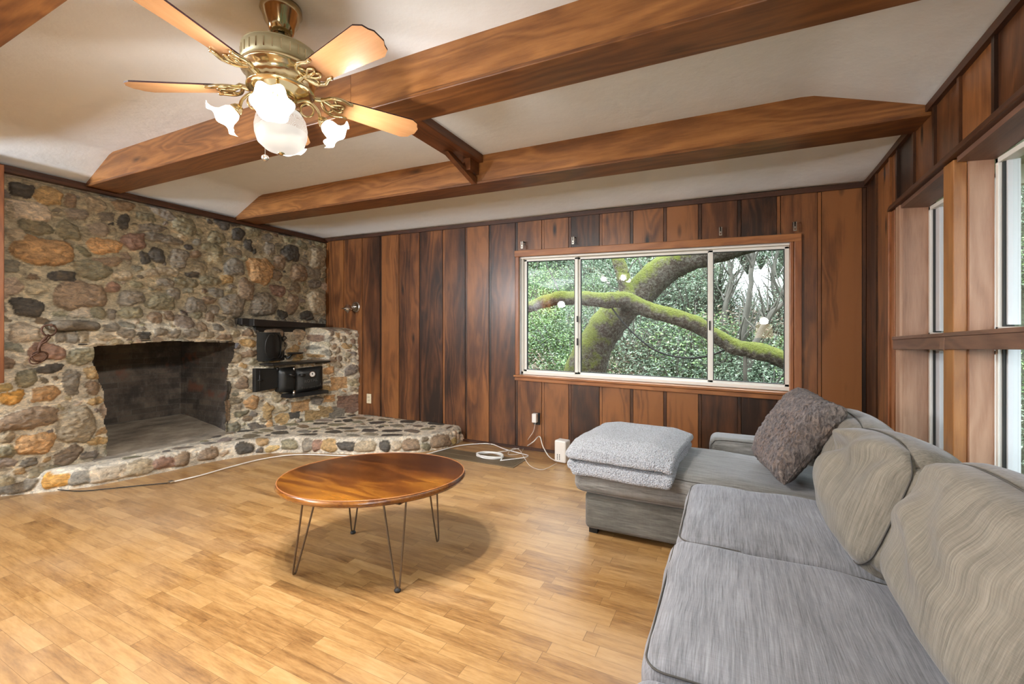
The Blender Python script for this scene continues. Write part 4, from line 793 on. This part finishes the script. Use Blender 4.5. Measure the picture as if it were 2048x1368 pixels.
for (fu, fv), (tu1, tu2) in zip(((590, 1147), (795, 1178), (706, 1063), (875, 1082)), ((616, 628), (771, 807), (700, 718), (859, 869))):
    f = onz(fu, fv, .012); zt2 = TZ - .034
    dl = (Vector((cx_, cy_, 0)) - Vector((f.x, f.y, 0))); k_ = .16; top = Vector((f.x, f.y, 0)) + dl * k_; top.z = zt2
    def colx(u, p):  # slide along the camera-lateral direction to the measured column
        dep = -p.x * SN + p.y * CS; lat = p.x * CS + p.y * SN; want = (u - 1024) / F * dep; return p + Vector((CS, SN, 0)) * (want - lat)
    ta_, tb2 = colx(tu1, top), colx(tu2, top); d_ = (tb2 - ta_); ta_, tb2 = ta_ - d_ * .15, tb2 + d_ * .15
    if (tb2 - ta_).length < .07: nrm = Vector((-SN, CS, 0)); ta_ -= nrm * .035; tb2 += nrm * .035
    dn = (ta_ - tb2).normalized() * .010
    m = MB(); m.tube(catmull([ta_, lerp(ta_, f + dn, .5), f + dn + Vector((0, 0, .02)), f + Vector((0, 0, .002)), f - dn + Vector((0, 0, .02)), lerp(tb2, f - dn, .5), tb2], 5), .0048, 8); lg = m.build('hairpin_leg', M['steel_rod'], tb_, smooth=True)
    if fu in (795, 706): m = MB(); m.lathe([(0, -.004), (.014, -.003), (.016, .004), (.012, .012), (0, .014)], 16, Matrix.Translation(f - Vector((0, 0, .008)))); m.build('rubber_foot', M['rubber'], lg, smooth=True)
    m = MB(); m.box(tuple(ta_ + Vector((-.015, -.015, -.003))), tuple(Vector((max(ta_.x, tb2.x) + .015, max(ta_.y, tb2.y) + .015, zt2)))) if ta_.x < tb2.x and ta_.y < tb2.y else m.box((min(ta_.x, tb2.x) - .015, min(ta_.y, tb2.y) - .015, zt2 - .003), (max(ta_.x, tb2.x) + .015, max(ta_.y, tb2.y) + .015, zt2)); m.build('mounting_plate', M['steel_rod'], lg)

# ------------------------------------------------------------------ sofa
sofa = thing('sectional_sofa', 'worn charcoal fabric sectional sofa with chaise under the windows', 'sofa', (.35, 1.6, 0))
def piping(loop, par, r=.0026): m = MB(); m.tube(loop, r, 5, True); return m.build('piping', M['piping'], par, smooth=True)
def rrect(x0, x1, y0, y1, r, z, zf_=None, rot=None, c=None):
    P = []
    for (cx, cy, a0) in ((x1 - r, y1 - r, 0), (x0 + r, y1 - r, 90), (x0 + r, y0 + r, 180), (x1 - r, y0 + r, 270)):
        for q in range(6): a = R_(a0 + q * 18); P.append(Vector((cx + r * math.cos(a), cy + r * math.sin(a), z)))
    out = []
    for i, p in enumerate(P):
        q = P[(i + 1) % len(P)]; n = max(1, int((q - p).length / .05)); out += [lerp(p, q, j / n) for j in range(n)]
    return out
def seat(x0, x1, y0, y1, z0, z1, r, crown, mat, name='seat_cushion', nz=.008, seed=1, sag=None):
    c = ((x0 + x1) / 2, (y0 + y1) / 2, (z0 + z1) / 2); m = MB(); m.rbox(c, (x1 - x0, y1 - y0, z1 - z0), r, crown, 18, nz=nz, nf=4, seed=seed, sag=sag); o = m.build(name, mat, sofa, smooth=True)
    i_ = r * .30
    for zz in (z1 - i_, z0 + i_):
        piping([p + (sag((p.x - c[0]) / (x1 - x0) * 2, (p.y - c[1]) / (y1 - y0) * 2, 1 if zz == z1 - i_ else -1) if sag else Vector()) for p in rrect(x0 + i_ - .002, x1 - i_, y0 + i_ - .002, y1 - i_ + .002, r * .8, zz)], o)
    return o
def sag_seat(dx, dz):
    def f(ux, uy, uz): return Vector((0, 0, (-dz * max(0, (ux + .2)) * (uz > 0)) - .004 * math.sin(7 * ux + 4 * uy) * (1 - ux * ux) * (uz > 0)))
    return f
B_ = MB(); B_.rbox((.36, 1.35, .165), (.98, 2.38, .22), .035, 0, 10); B_.build('sofa_base', M['fab_base'], sofa, smooth=True)
B_ = MB(); B_.rbox((.05, 2.885, .145), (1.66, .66, .22), .03, 0, 12, nz=.01, nf=2); B_.build('chaise_base', M['fab_base'], sofa, smooth=True)
seat(-.190, .56, 1.005, 1.690, .275, .480, .055, .016, M['fab_y'], seed=2, sag=sag_seat(0, .01))
seat(-.185, .56, 1.700, 2.375, .275, .470, .055, .016, M['fab_y'], seed=5, sag=sag_seat(0, .012))
seat(-.195, .56, .20, .998, .275, .480, .055, .018, M['fab_y'], seed=8)
seat(-.84, .60, 2.50, 3.205, .262, .440, .055, .020, M['fab_x'], 'chaise_cushion', .010, 4, sag=sag_seat(0, .035))
B_ = MB(); B_.rbox((.37, 3.335, .27), (.99, .235, .47), .05, 0, 10); ar = B_.build('sofa_arm', M['fab_x'], sofa, smooth=True)
piping([Vector((x, 3.222, z)) for x, z in ((-.12, .06), (-.122, .40), (-.115, .455), (-.09, .488), (-.04, .494), (.3, .494), (.83, .494), (.83, .06))], ar)
B_ = MB(); B_.rbox((.775, 1.82, .335), (.17, 3.25, .61), .06, 0, 16, nz=.02, nf=3); B_.build('sofa_back', M['fab_x'], sofa, smooth=True)
for (x, y) in ((-.74, 2.62), (-.74, 3.14), (-.06, .25), (.8, .25), (.8, 3.35)): MB().box((x - .025, y - .025, 0), (x + .025, y + .025, .06)).build('foot', M['slot'], sofa)
def wrinkle(sd, amp, drop=.0):
    def f(ux, uy, uz):
        # local x = thickness (front is -x), y = width, z = height
        a_ = uy * .9 + uz * .35 * math.sin(sd); b_ = uz - .25 * uy * math.cos(sd * 1.7)
        wob = noise.noise(Vector((uy * 1.1 + sd, uz * 1.1, sd * 2)))
        fold_ = (math.sin(7.5 * (b_ + .5 * wob) + sd) * math.exp(-((a_ - .45) / .55) ** 2) + .7 * math.sin(10 * (b_ * .7 + a_ * .5 + .35 * wob) + 2 * sd) * math.exp(-((b_ - .55) / .45) ** 2))
        fr = (1 - abs(uy) ** 3) * (1 - abs(uz) ** 3); ed = max(0, (1 - uy ** 2) * (1 - uz ** 2)) ** .8; cy2, cz2 = -uy * .030 * uz ** 4, -uz * .028 * uy ** 4
        return Vector((-(fold_ * amp * ed) * ((1 - ux) / 2) ** 2 - .055 * fr * (.3 - .7 * ux), cy2, cz2 - drop * (uz > 0) * (.25 + .75 * (uy + 1) / 2) * uz * uz + .025 * (uz > 0) * uz * (1 - uy * uy)))
    return f
def backc(c, size, lean, yaw, sd, amp, drop, mat, roll=0):
    m = MB(); rot = Euler((R_(roll), R_(lean), R_(yaw))); sg = wrinkle(sd, amp, drop); m.rbox(c, size, .085, 0, 40, rot=rot, sag=sg, nz=.005, nf=4, seed=sd); o = m.build('back_cushion', mat, sofa, smooth=True)
    h = [q / 2 for q in size]; Mx = Matrix.Translation(Vector(c)) @ rot.to_matrix().to_4x4(); L_ = []
    for p in rrect(-h[1] + .023, h[1] - .023, -h[2] + .023, h[2] - .023, .06, 0):
        uy, uz = max(-1, min(1, p.x / (h[1] - .02))), max(-1, min(1, p.y / (h[2] - .02))); L_.append(Mx @ (Vector((-h[0] + .022, p.x, p.y)) + sg(-.95, uy, uz)))
    piping(L_, o); return o
backc((.540, 1.325, .662), (.20, .69, .43), 20, 0, 3, .018, .0, M['fab_z'])
backc((.498, 2.00, .632), (.21, .68, .47), 20, 3, 9, .038, .05, M['fab_z'])
backc((.560, 2.78, .62), (.20, .82, .36), 20, 0, 14, .016, .03, M['fab_z'])
backc((.535, .60, .665), (.20, .72, .42), 20, 0, 17, .008, .0, M['fab_z'])

# fur cushion
fu = MB(); Pc = [Vector(p) for p in ((.150, 2.97, .475), (.245, 2.565, .462), (.495, 2.60, .835), (.385, 3.02, .872))]; n_ = 170
nrm = (Pc[1] - Pc[0]).cross(Pc[3] - Pc[0]).normalized(); nrm = nrm if nrm.x < 0 else -nrm
vs = []; ctr = sum(Pc, Vector()) / 4
for side in (1, -1):
    for i in range(n_ + 1):
        for j in range(n_ + 1):
            s, t = i / n_, j / n_; p = lerp(lerp(Pc[0], Pc[1], s), lerp(Pc[3], Pc[2], s), t); e = max(0, (1 - (2 * s - 1) ** 4) * (1 - (2 * t - 1) ** 4)); pin = 1 - .03 * (1 - (2 * s - 1) ** 2 if abs(2 * t - 1) > abs(2 * s - 1) else 1 - (2 * t - 1) ** 2) * max(abs(2 * s - 1), abs(2 * t - 1)) ** 3
            p = ctr + (p - ctr) * pin * 1.04; p = p + nrm * side * (.115 if side > 0 else .06) * e ** .42
            d = .012 * noise.noise(p * 6) + .005 * noise.noise(p * 26) + .010 * abs(noise.noise(Vector((p.x * 38, p.y * 38, p.z * 22)))) + .006 * noise.noise(Vector((p.x * 90, p.y * 90, p.z * 60))); p = p + (p - ctr).normalized() * d * (e > 0 or side > 0)
            vs.append(p)
N1 = (n_ + 1) ** 2; fs = [(i * (n_ + 1) + j, (i + 1) * (n_ + 1) + j, (i + 1) * (n_ + 1) + j + 1, i * (n_ + 1) + j + 1) for i in range(n_) for j in range(n_)]; fu.add(vs, fs + [tuple(q + N1 for q in f[::-1]) for f in fs])
o = fu.build('fur_cushion', M['fur'], None, smooth=True); tag(o, 'brown-grey faux fur cushion leaning on the sofa chaise back', 'cushion')
# folded fleece
fl = MB()
def fold(cx, cy, cz, sx, sy, sz, seed, rz, extra=None): fl.rbox((cx, cy, cz), (sx, sy, sz), sz * .5, .006, 26, rot=Euler((0, 0, R_(rz))), nz=.010, nf=6, seed=seed, sag=extra)
fold(-.545, 2.80, .468, .60, .70, .050, 3, -4, lambda ux, uy, uz: Vector((0, 0, -.075 * max(0, -uy - .62) * 2.6 * (1 if ux > -.9 else .6))))
fold(-.555, 2.80, .508, .60, .68, .042, 6, -3, lambda ux, uy, uz: Vector((0, 0, -.03 * max(0, -uy - .6) * 2.5)))
fold(-.550, 2.82, .545, .62, .70, .040, 9, -5, lambda ux, uy, uz: Vector((0, 0, -.05 * max(0, -uy - .6) * 2.5 - .03 * max(0, ux - .6) * 2.5 - .02 * max(0, -ux - .6) * 2.5)))
o = fl.build('fleece_blanket', M['fleece'], None, smooth=True); tag(o, 'light grey fleece blanket folded in a stack on the chaise end', 'blanket')

# ------------------------------------------------------------------ small things
v_ = thing('floor_vent', 'brown metal floor register with white cable lying on it', 'floor vent', (-2.17, 3.62, 0))
m = MB(); m.box((-2.62, 3.49, 0), (-1.715, 3.505, .006)); m.box((-2.62, 3.745, 0), (-1.715, 3.76, .006)); m.box((-2.62, 3.505, 0), (-2.605, 3.745, .006)); m.box((-1.73, 3.505, 0), (-1.715, 3.745, .006)); m.box((-2.6, 3.62, 0), (-1.73, 3.628, .005)); m.build('vent_frame', M['grille'], v_)
m = MB()
for i in range(60): x = -2.6 + i * .0146; m.box((x, 3.505, 0), (x + .0095, 3.745, .0045))
m.build('grille_bars', M['grille'], v_); MB().box((-2.61, 3.50, .0005), (-1.72, 3.75, .0015)).build('duct_opening', M['slot'], v_)
rt = thing('wifi_router', 'white box-shaped router standing on the floor by the chaise', 'router', (-1.37, 3.86, 0))
m = MB(); Rm = Matrix.Translation((-1.392, 3.862, 0)) @ Matrix.Rotation(R_(-8), 4, 'Z'); m.box((-.058, -.05, .004), (.058, .05, .205), Rm); m.build('router_body', M['plastic'], rt, bevel=.012)
m = MB()
for i in range(2):
    for j in range(4): m.box((-.030 + i * .022, -.0515, .03 + j * .014), (-.022 + i * .022, -.0495, .038 + j * .014), Rm)
m.build('port_slots', M['slot'], rt)
pa = onz(983, 916, .012); pts = []
for i in range(5 * 24):
    a = 2 * math.pi * i / 24; k_ = i // 24; pts.append(onz(980, 912, .01) + Vector((.135 * (1 + .05 * math.sin(i * .13)) * math.cos(a), .085 * (1 + .06 * math.cos(i * .17)) * math.sin(a), .004 * k_ + .004 * math.sin(i * .4))))
Zf = .012
P1 = [onz(u, v, Zf) for u, v in ((344, 964), (400, 951), (460, 934), (530, 917), (600, 909), (700, 912), (790, 914), (838, 911), (880, 901), (915, 892), (950, 888), (982, 888), (1009, 898), (1042, 907), (1056, 911), (1049, 915), (1020, 919), (1001, 921))]
cb = MB(); cb.tube(catmull(P1, 8) + catmull([P1[-1]] + pts, 2)[1:], .0055, 6)
o = cb.build('coaxial_cable', M['plastic'], None, smooth=True); tag(o, 'thick white cable running along the hearth foot and coiled on the floor vent', 'cable')
P2_ = [onz(992, 905, .02), onz(1018, 901, .012), onz(1049, 894, .012), ony(1066, 884, 3.98), ony(1079, 873, 4.06), ony(1086, 893, 3.98), onz(1098, 913, .02), onz(1110, 921, .016)]
cb = MB(); cb.tube(catmull(P2_, 8), .0055, 6); o = cb.build('router_cable', M['plastic'], None, smooth=True); tag(o, 'white cable bending up against the back wall and into the router', 'cable')
P3 = [ony(1070.5, 846, 4.05), ony(1067, 862, 4.07), ony(1058, 876, 4.06), onz(1050, 889, .02), onz(1043, 904, .012), onz(1032, 909, .012), onz(1016, 908, .012), onz(1026, 897, .02), onz(1039, 900, .024), onz(1047, 913, .02), onz(1061, 932, .004), onz(1086, 939, .004), onz(1114, 926, .01)]
cb = MB(); cb.tube(catmull(P3, 8), .0024, 5); o = cb.build('thin_cable', M['plastic'], None, smooth=True); tag(o, 'thin white cable from the wall adapter down to the router', 'cable')
P4 = [onz(u, v, .01) for u, v in ((-30, 990), (0, 986), (60, 979), (110, 979), (160, 982), (220, 977), (280, 971), (335, 966))]
cb = MB(); cb.tube(catmull(P4, 6), .004, 5); o = cb.build('dark_cable', M['rubber'], None, smooth=True); tag(o, 'thin dark cable along the foot of the hearth at far left', 'cable')
pt = onz(342, 962, .02); tg_ = MB(); tg_.box((pt.x - .02, pt.y - .016, .006), (pt.x + .02, pt.y + .016, .022)); o = tg_.build('cable_splitter', M['chrome'], None, bevel=.004); tag(o, 'small metal cable coupler where the white cable ends at the hearth', 'connector')

def outlet(px, py, w_, h_, mat, label, adapter=False):
    c = ony(px, py, D); t = thing('wall_outlet', label, 'outlet', (c.x, D - .004, c.z)); m = MB(); m.box((c.x - w_, D - .012, c.z - h_), (c.x + w_, D - .001, c.z + h_)); pl_ = m.build('cover_plate', mat, t, bevel=.002)
    for s in (-1, 1):
        m = MB(); m.rbox((c.x, D - .013, c.z + s * .022), (.034, .006, .030), .002); rc_ = m.build('receptacle', mat, t)
        m = MB()
        for dx in (-.007, .006): m.box((c.x + dx, D - .0172, c.z + s * .022 - .005), (c.x + dx + .002, D - .0155, c.z + s * .022 + .006))
        if not adapter: m.build('slot', M['slot'], rc_)
    return c
outlet(739, 797, .036, .058, M['almond'], 'almond duplex wall outlet low on the boards left of the window')
c = outlet(1074, 837, .036, .060, M['slot'], 'dark wall outlet behind the white adapter below the window')
m = MB(); cc = ony(1069.5, 836, 4.05); m.rbox((cc.x, D - .045, cc.z + .0), (.048, .055, .092), .008); o = m.build('power_adapter', M['plastic'], None, smooth=False); tag(o, 'white power adapter plugged into the dark outlet below the window', 'adapter')

for (u, v, lb) in ((1044, 487, 'small curtain rod bracket above the window, leftmost of the four'), (1146, 478, 'small curtain rod bracket above the window, second from the left'), (1441, 459, 'small curtain rod bracket above the window, third from the left'), (1590, 449, 'small curtain rod bracket at the top right corner of the window')):
    c = ony(u, v, D - .06); t = thing('curtain_bracket', lb, 'bracket', (c.x, D, c.z), 'curtain rod brackets over the picture window')
    m = MB(); m.box((c.x - .012, D - .06, c.z + .018), (c.x + .012, D, c.z + .023)); m.box((c.x - .010, D - .004, c.z - .01), (c.x + .010, D, c.z + .03)); m.build('arm', M['darkhook'], t)
    m = MB(); m.box((c.x - .011, D - .064, c.z - .045), (c.x - .006, D - .060, c.z + .02)); m.box((c.x + .006, D - .064, c.z - .045), (c.x + .011, D - .060, c.z + .02)); m.box((c.x - .011, D - .066, c.z - .05), (c.x + .011, D - .058, c.z - .042)); m.box((c.x - .009, D - .064, c.z - .03), (c.x + .009, D - .061, c.z - .015)); m.build('hook', M['hook'], t)

c = ony(713, 614, D); s_ = thing('wall_sconce', 'small satin nickel cone wall lamp beside the stone chimney', 'wall lamp', (c.x, D, c.z))
Rw = Matrix.Translation((c.x, D, c.z)) @ Matrix.Rotation(R_(90), 4, 'X'); MB().lathe([(0, .004), (.035, .004), (.040, .012), (.062, .020), (.068, .010), (.066, 0)], 32, Rw).build('backplate', M['chrome'], s_, smooth=True)
h_ = c + Vector((-.03, -.11, -.02)); MB().tube([c + Vector((0, -.01, 0)), c + Vector((-.015, -.06, .0)), h_ + Vector((0, 0, .01))], .007, 8).build('arm', M['chrome'], s_, smooth=True)
MB().lathe([(.018, .045), (.026, .042), (.060, .004), (.082, -.006), (.083, -.010), (.078, -.009)], 36, Matrix.Translation(h_)).build('cone_shade', M['chrome'], s_, smooth=True)
MB().lathe([(.045, -.006), (.044, -.02), (.03, -.035), (.014, -.045), (.008, -.06), (0, -.062)], 24, Matrix.Translation(h_)).build('socket_cup', M['chrome'], s_, smooth=True)

fl_ = thing('floor_lamp', 'floor lamp with a warm drum shade standing behind the camera', 'floor lamp', (.62, -1.95, 0)); q = Matrix.Translation((.62, -1.95, 0))
MB().lathe([(0, .0), (.14, 0), (.14, .015), (.03, .03), (0, .03)], 28, q).build('base', M['darkhook'], fl_, smooth=True); MB().tube([(.62, -1.95, .02), (.62, -1.95, 1.25)], .011, 10).build('pole', M['darkhook'], fl_, smooth=True)
MB().lathe([(.14, 1.34), (.17, 1.06)], 36, q).build('lamp_shade', M['lampshade'], fl_, smooth=True); point('floor_lamp_light', (.62, -1.95, 1.40), LAMP_W, .08)

t2_ = thing('fill_uplight', 'added fill uplight, out of view by the left wall behind the camera', 'floor lamp', (-4.35, -.9, 0)); q = Matrix.Translation((-4.35, -.9, 0))  # uplight added out of view to brighten the ceiling and stone wall
MB().lathe([(0, 0), (.15, 0), (.15, .015), (.03, .03), (0, .03)], 28, q).build('base', M['darkhook'], t2_, smooth=True); MB().tube([(-4.35, -.9, .02), (-4.35, -.9, 1.78)], .012, 10).build('pole', M['darkhook'], t2_, smooth=True)
MB().lathe([(.02, 1.76), (.10, 1.80), (.16, 1.86)], 36, q).build('lamp_bowl', M['plastic'], t2_, smooth=True); point('fill_light', (-4.35, -.9, 1.95), FILL_W, .10, (.91, .96, 1))
t2_ = thing('fill_uplight', 'added fill uplight, out of view in the far corner behind the camera', 'floor lamp', (-4.35, -3.6, 0)); q = Matrix.Translation((-4.35, -3.6, 0))  # second added uplight, also unseen, for soft fill
MB().lathe([(0, 0), (.15, 0), (.15, .015), (.03, .03), (0, .03)], 28, q).build('base', M['darkhook'], t2_, smooth=True); MB().tube([(-4.35, -3.6, .02), (-4.35, -3.6, 1.78)], .012, 10).build('pole', M['darkhook'], t2_, smooth=True)
MB().lathe([(.02, 1.76), (.10, 1.80), (.16, 1.86)], 36, q).build('lamp_bowl', M['plastic'], t2_, smooth=True); point('fill_light', (-4.35, -3.6, 1.95), FILL_W, .10, (.91, .96, 1))

# ------------------------------------------------------------------ outdoors
def zter(x, y):
    s = max(y - 6.8, (x - 3.2)); z = -1.7 + .80 * max(0, s) + .35 * noise.noise(Vector((x * .35, y * .35, 2))); b_ = x / max(y, .1)
    if y > 6: g_ = math.exp(-((b_ - .05) / .11) ** 4); z = z * (1 - g_) + min(z, .3) * g_
    return z
tv2 = [(x, y, zter(x, y)) for x in np.linspace(-22, 18, 90) for y in np.linspace(-10, 24, 80)]; o = np_mesh('wooded_slope', np.array(tv2), grid_faces(90, 80)[:, ::1], M['slope']); struct(o); o.name = 'ground'
def bushmesh(seed, n, sz, mat, twig):
    r = random.Random(seed); m = MB(); vs = []; fs = []
    for i in range(n):
        d = Vector((r.gauss(0, 1), r.gauss(0, 1), r.gauss(0, 1))).normalized(); p = d * (r.random() ** .45); p.z *= .85; p *= 1 + .25 * noise.noise(p * 2.2 + Vector((seed, 0, 0)))
        a = Vector((r.gauss(0, 1), r.gauss(0, 1), r.gauss(0, .6))).normalized(); b = a.cross(Vector((r.gauss(0, 1), r.gauss(0, 1), r.gauss(0, 1)))).normalized(); l_, w_ = sz * r.uniform(.6, 1.4), sz * r.uniform(.25, .5); k0 = len(vs)
        vs += [p - a * l_ * .5, p + b * w_ * .5, p + a * l_ * .5, p - b * w_ * .5]; fs.append((k0, k0 + 1, k0 + 2, k0 + 3))
    me = bpy.data.meshes.new('foliage'); me.from_pydata([tuple(v) for v in vs], [], fs); me.materials.append(mat)
    tm = MB()
    for i in range(twig):
        d = Vector((r.gauss(0, 1), r.gauss(0, 1), abs(r.gauss(0, 1)))).normalized(); p0 = Vector((0, 0, -.8)); p1 = d * .5 + Vector((0, 0, -.1)); p2 = d * r.uniform(.9, 1.15); tm.tube([p0, p1, p2], [.03, .018, .005], 4)
    t2 = bpy.data.meshes.new('stems'); t2.from_pydata(tm.v, [], tm.f); t2.materials.append(M['bark']); return me, t2
BM = [bushmesh(1, 5200, .062, M['leaf_a'], 14), bushmesh(2, 5200, .060, M['leaf_b'], 10), bushmesh(3, 4600, .070, M['leaf_c'], 22), bushmesh(4, 5200, .050, M['leaf_a'], 18)]
rb2 = random.Random(5); UG = {0: [], 1: [], 2: []}; US = []
def mesh_np(me):
    v = np.empty(len(me.vertices) * 3, dtype=np.float32); me.vertices.foreach_get('co', v); return v.reshape(-1, 3)
BV = [mesh_np(q[0]) for q in BM]; SV = [(mesh_np(q[1]), np.array([tuple(p.vertices) for p in q[1].polygons if len(p.vertices) == 4])) for q in BM]
def bush(x, y, z, r, k):
    a = rb2.uniform(0, 6.28); Rm_ = np.array([[math.cos(a), -math.sin(a), 0], [math.sin(a), math.cos(a), 0], [0, 0, 1]]); UG[{0: 0, 3: 0, 1: 1, 2: 2}[k]].append(BV[k] @ Rm_.T * r + (x, y, z)); US.append((SV[k][0] @ Rm_.T * r + (x, y, z), SV[k][1]))
for i in range(190):
    y = rb2.uniform(8.0, 16.5) if i < 140 else rb2.uniform(7.5, 9.3); b_ = rb2.uniform(-.62, .34); x = b_ * y
    if -.06 < b_ < .14 and y > 12.8: continue
    k_ = 2 if (rb2.random() < .08 or (-.27 < b_ < -.20 and y < 9.0)) else rb2.choice([0, 3, 3, 1] if b_ > -.3 else [0, 3, 1, 1]); bush(x, y, zter(x, y) + .45, rb2.uniform(.65, 1.15), k_)
for i in range(16):
    y = rb2.uniform(9.6, 11.5); bush(rb2.uniform(-.06, .12) * y, y, rb2.uniform(.8, 3.1), rb2.uniform(.45, .8), 3)
for i in range(30):
    x = rb2.uniform(4.2, 8.5); y = x * rb2.uniform(1.6, 4.2); bush(x, y, zter(x, y) + .45, rb2.uniform(.7, 1.1), rb2.choice([0, 1, 3, 1]))
def big(name, V, Q, mat, label, cat):
    me = bpy.data.meshes.new(name); me.vertices.add(len(V)); me.vertices.foreach_set('co', V.astype(np.float32).ravel()); me.loops.add(Q.size); me.loops.foreach_set('vertex_index', Q.astype(np.int32).ravel()); me.polygons.add(len(Q)); me.polygons.foreach_set('loop_start', np.arange(0, Q.size, 4, dtype=np.int32)); me.update(calc_edges=True); me.validate()
    me.materials.append(mat); o = bpy.data.objects.new(name, me); col.objects.link(o); tag(o, label, cat, None, 'stuff')
for k, (nm, mt, lb) in enumerate((('undergrowth', 'leaf_a', 'grey-green leafy undergrowth covering the wooded slope outside'), ('undergrowth', 'leaf_b', 'bright green leafy undergrowth on the slope outside'), ('dry_brush', 'leaf_c', 'dry brown brush on the slope behind the mossy trunk'))):
    V_ = np.concatenate(UG[k]); big(nm, V_, np.arange(len(V_)).reshape(-1, 4), M[mt], lb, 'undergrowth')
off_ = 0; VV, QQ = [], []
for v_s, q_s in US: VV.append(v_s); QQ.append(q_s + off_); off_ += len(v_s)
big('undergrowth_stems', np.concatenate(VV), np.concatenate(QQ), M['bark'], 'tangle of thin woody stems inside the undergrowth outside', 'undergrowth')
for q in BM: bpy.data.meshes.remove(q[0]); bpy.data.meshes.remove(q[1])
def branch(pix, Y0, rad, name, par, Y1=None, mat='moss', n=16, jit=.0):
    K = len(pix); P = [ony(u, v, lerp(Y0, Y1 if Y1 else Y0, i / (K - 1))) for i, (u, v) in enumerate(pix)]; c = catmull(P, 10); rr = np.interp(np.linspace(0, 1, len(c)), np.linspace(0, 1, K), [q * P[0].y / F * 1.0 for q in rad])
    m = MB(); m.tube(c, [float(q) * (1 + .10 * noise.noise(Vector((i * .35, q, 0)))) for i, q in enumerate(rr)], n); nv = []
    for v in m.v: v = Vector(v); nv.append(tuple(v + Vector((noise.noise(v * 5), noise.noise(v * 5 + Vector((9, 0, 0))), noise.noise(v * 5 + Vector((0, 9, 0))))) * .022))
    m.v = nv; return m.build(name, M[mat], par, smooth=True)
oak = thing('mossy_oak', 'large moss-covered oak with crossing limbs just outside the picture window', 'tree', (-1.7, 6.4, -1.7))
branch([(1130, 980), (1145, 840), (1172, 735), (1205, 665), (1243, 618), (1290, 575), (1345, 528), (1410, 505), (1500, 485), (1580, 450)], 6.3, [50, 46, 40, 36, 32, 31, 30, 27, 20, 14], 'trunk', oak, 6.6)
branch([(1030, 625), (1065, 612), (1110, 598), (1160, 596), (1210, 600), (1255, 600), (1290, 617), (1340, 631), (1385, 645), (1430, 672), (1475, 695), (1520, 705), (1560, 717), (1620, 745)], 5.9, [11, 13, 15, 15, 15, 16, 15, 14, 15, 14, 13, 15, 14, 13], 'limb', oak, 5.7)
branch([(1262, 615), (1252, 575), (1243, 540), (1232, 508), (1220, 470)], 6.2, [20, 14, 13, 11, 9], 'limb', oak, 6.3)
branch([(1268, 600), (1300, 560), (1330, 530), (1352, 505), (1380, 470)], 6.35, [18, 13, 10, 8, 6], 'limb', oak, 6.6)
branch([(1232, 510), (1222, 500), (1205, 480)], 6.25, [4, 3, 2], 'twig', oak, None, 'bark', 8)
branch([(1122, 588), (1108, 560), (1095, 535), (1090, 515)], 5.9, [1.6, 1.3, 1, .7], 'twig', oak, None, 'bark', 6)
branch([(1255, 545), (1272, 520), (1290, 490)], 6.2, [1.5, 1.2, 1], 'twig', oak, None, 'bark', 6)
cbm = MB(); cbm.tube(catmull([ony(u, v, 5.85) for u, v in ((1220, 600), (1224, 616), (1260, 660), (1310, 700), (1370, 716), (1430, 708), (1478, 684), (1490, 696))], 8), .012, 6); o = cbm.build('hanging_cable', M['rubber'], None, smooth=True); tag(o, 'dark cable slung under the mossy oak limb outside', 'cable')
rt3 = random.Random(9)
for i, (pix, Y_, r0, lb) in enumerate((([(1465, 800), (1478, 720), (1490, 640), (1500, 580), (1505, 520), (1520, 460)], 8.6, 7, 'thin grey tree right of the mossy trunk, seen through the right pane'), ([(1490, 760), (1510, 690), (1535, 640), (1570, 600), (1600, 560)], 8.2, 6, 'thin leaning tree at the right edge of the picture window'), ([(1440, 700), (1450, 620), (1462, 560), (1455, 500), (1470, 450)], 9.4, 5, 'slender bare tree near the right window mullion outside'), ([(1540, 790), (1555, 700), (1560, 640), (1545, 560), (1560, 480)], 9.8, 5, 'slender tree in the far right of the picture window'))):
    t = thing('slender_tree', lb, 'tree', ony(*pix[0], Y_)); branch(pix, Y_, [r0, r0 * .9, r0 * .75, r0 * .6, r0 * .5, r0 * .4][:len(pix)], 'trunk', t, None, 'bark', 8)
    for q in range(14):
        u0, v0 = pix[rt3.randint(1, len(pix) - 2)]; v0 += rt3.uniform(-30, 20); du = rt3.uniform(-55, 60); branch([(u0, v0), (u0 + du * .4, v0 - rt3.uniform(20, 40)), (u0 + du, v0 - rt3.uniform(50, 110))], Y_, [2.2, 1.4, .6], 'branch', t, Y_ + rt3.uniform(-.6, .6), 'bark', 5)
lk = ony(1490, 712, 5.7); m = MB(); m.tube([lk, ony(1491, 800, 5.7)], .022, 7); o = m.build('dead_limb', M['bark'], None, smooth=True); tag(o, 'dark hanging limb stub below the mossy branch outside', 'branch')
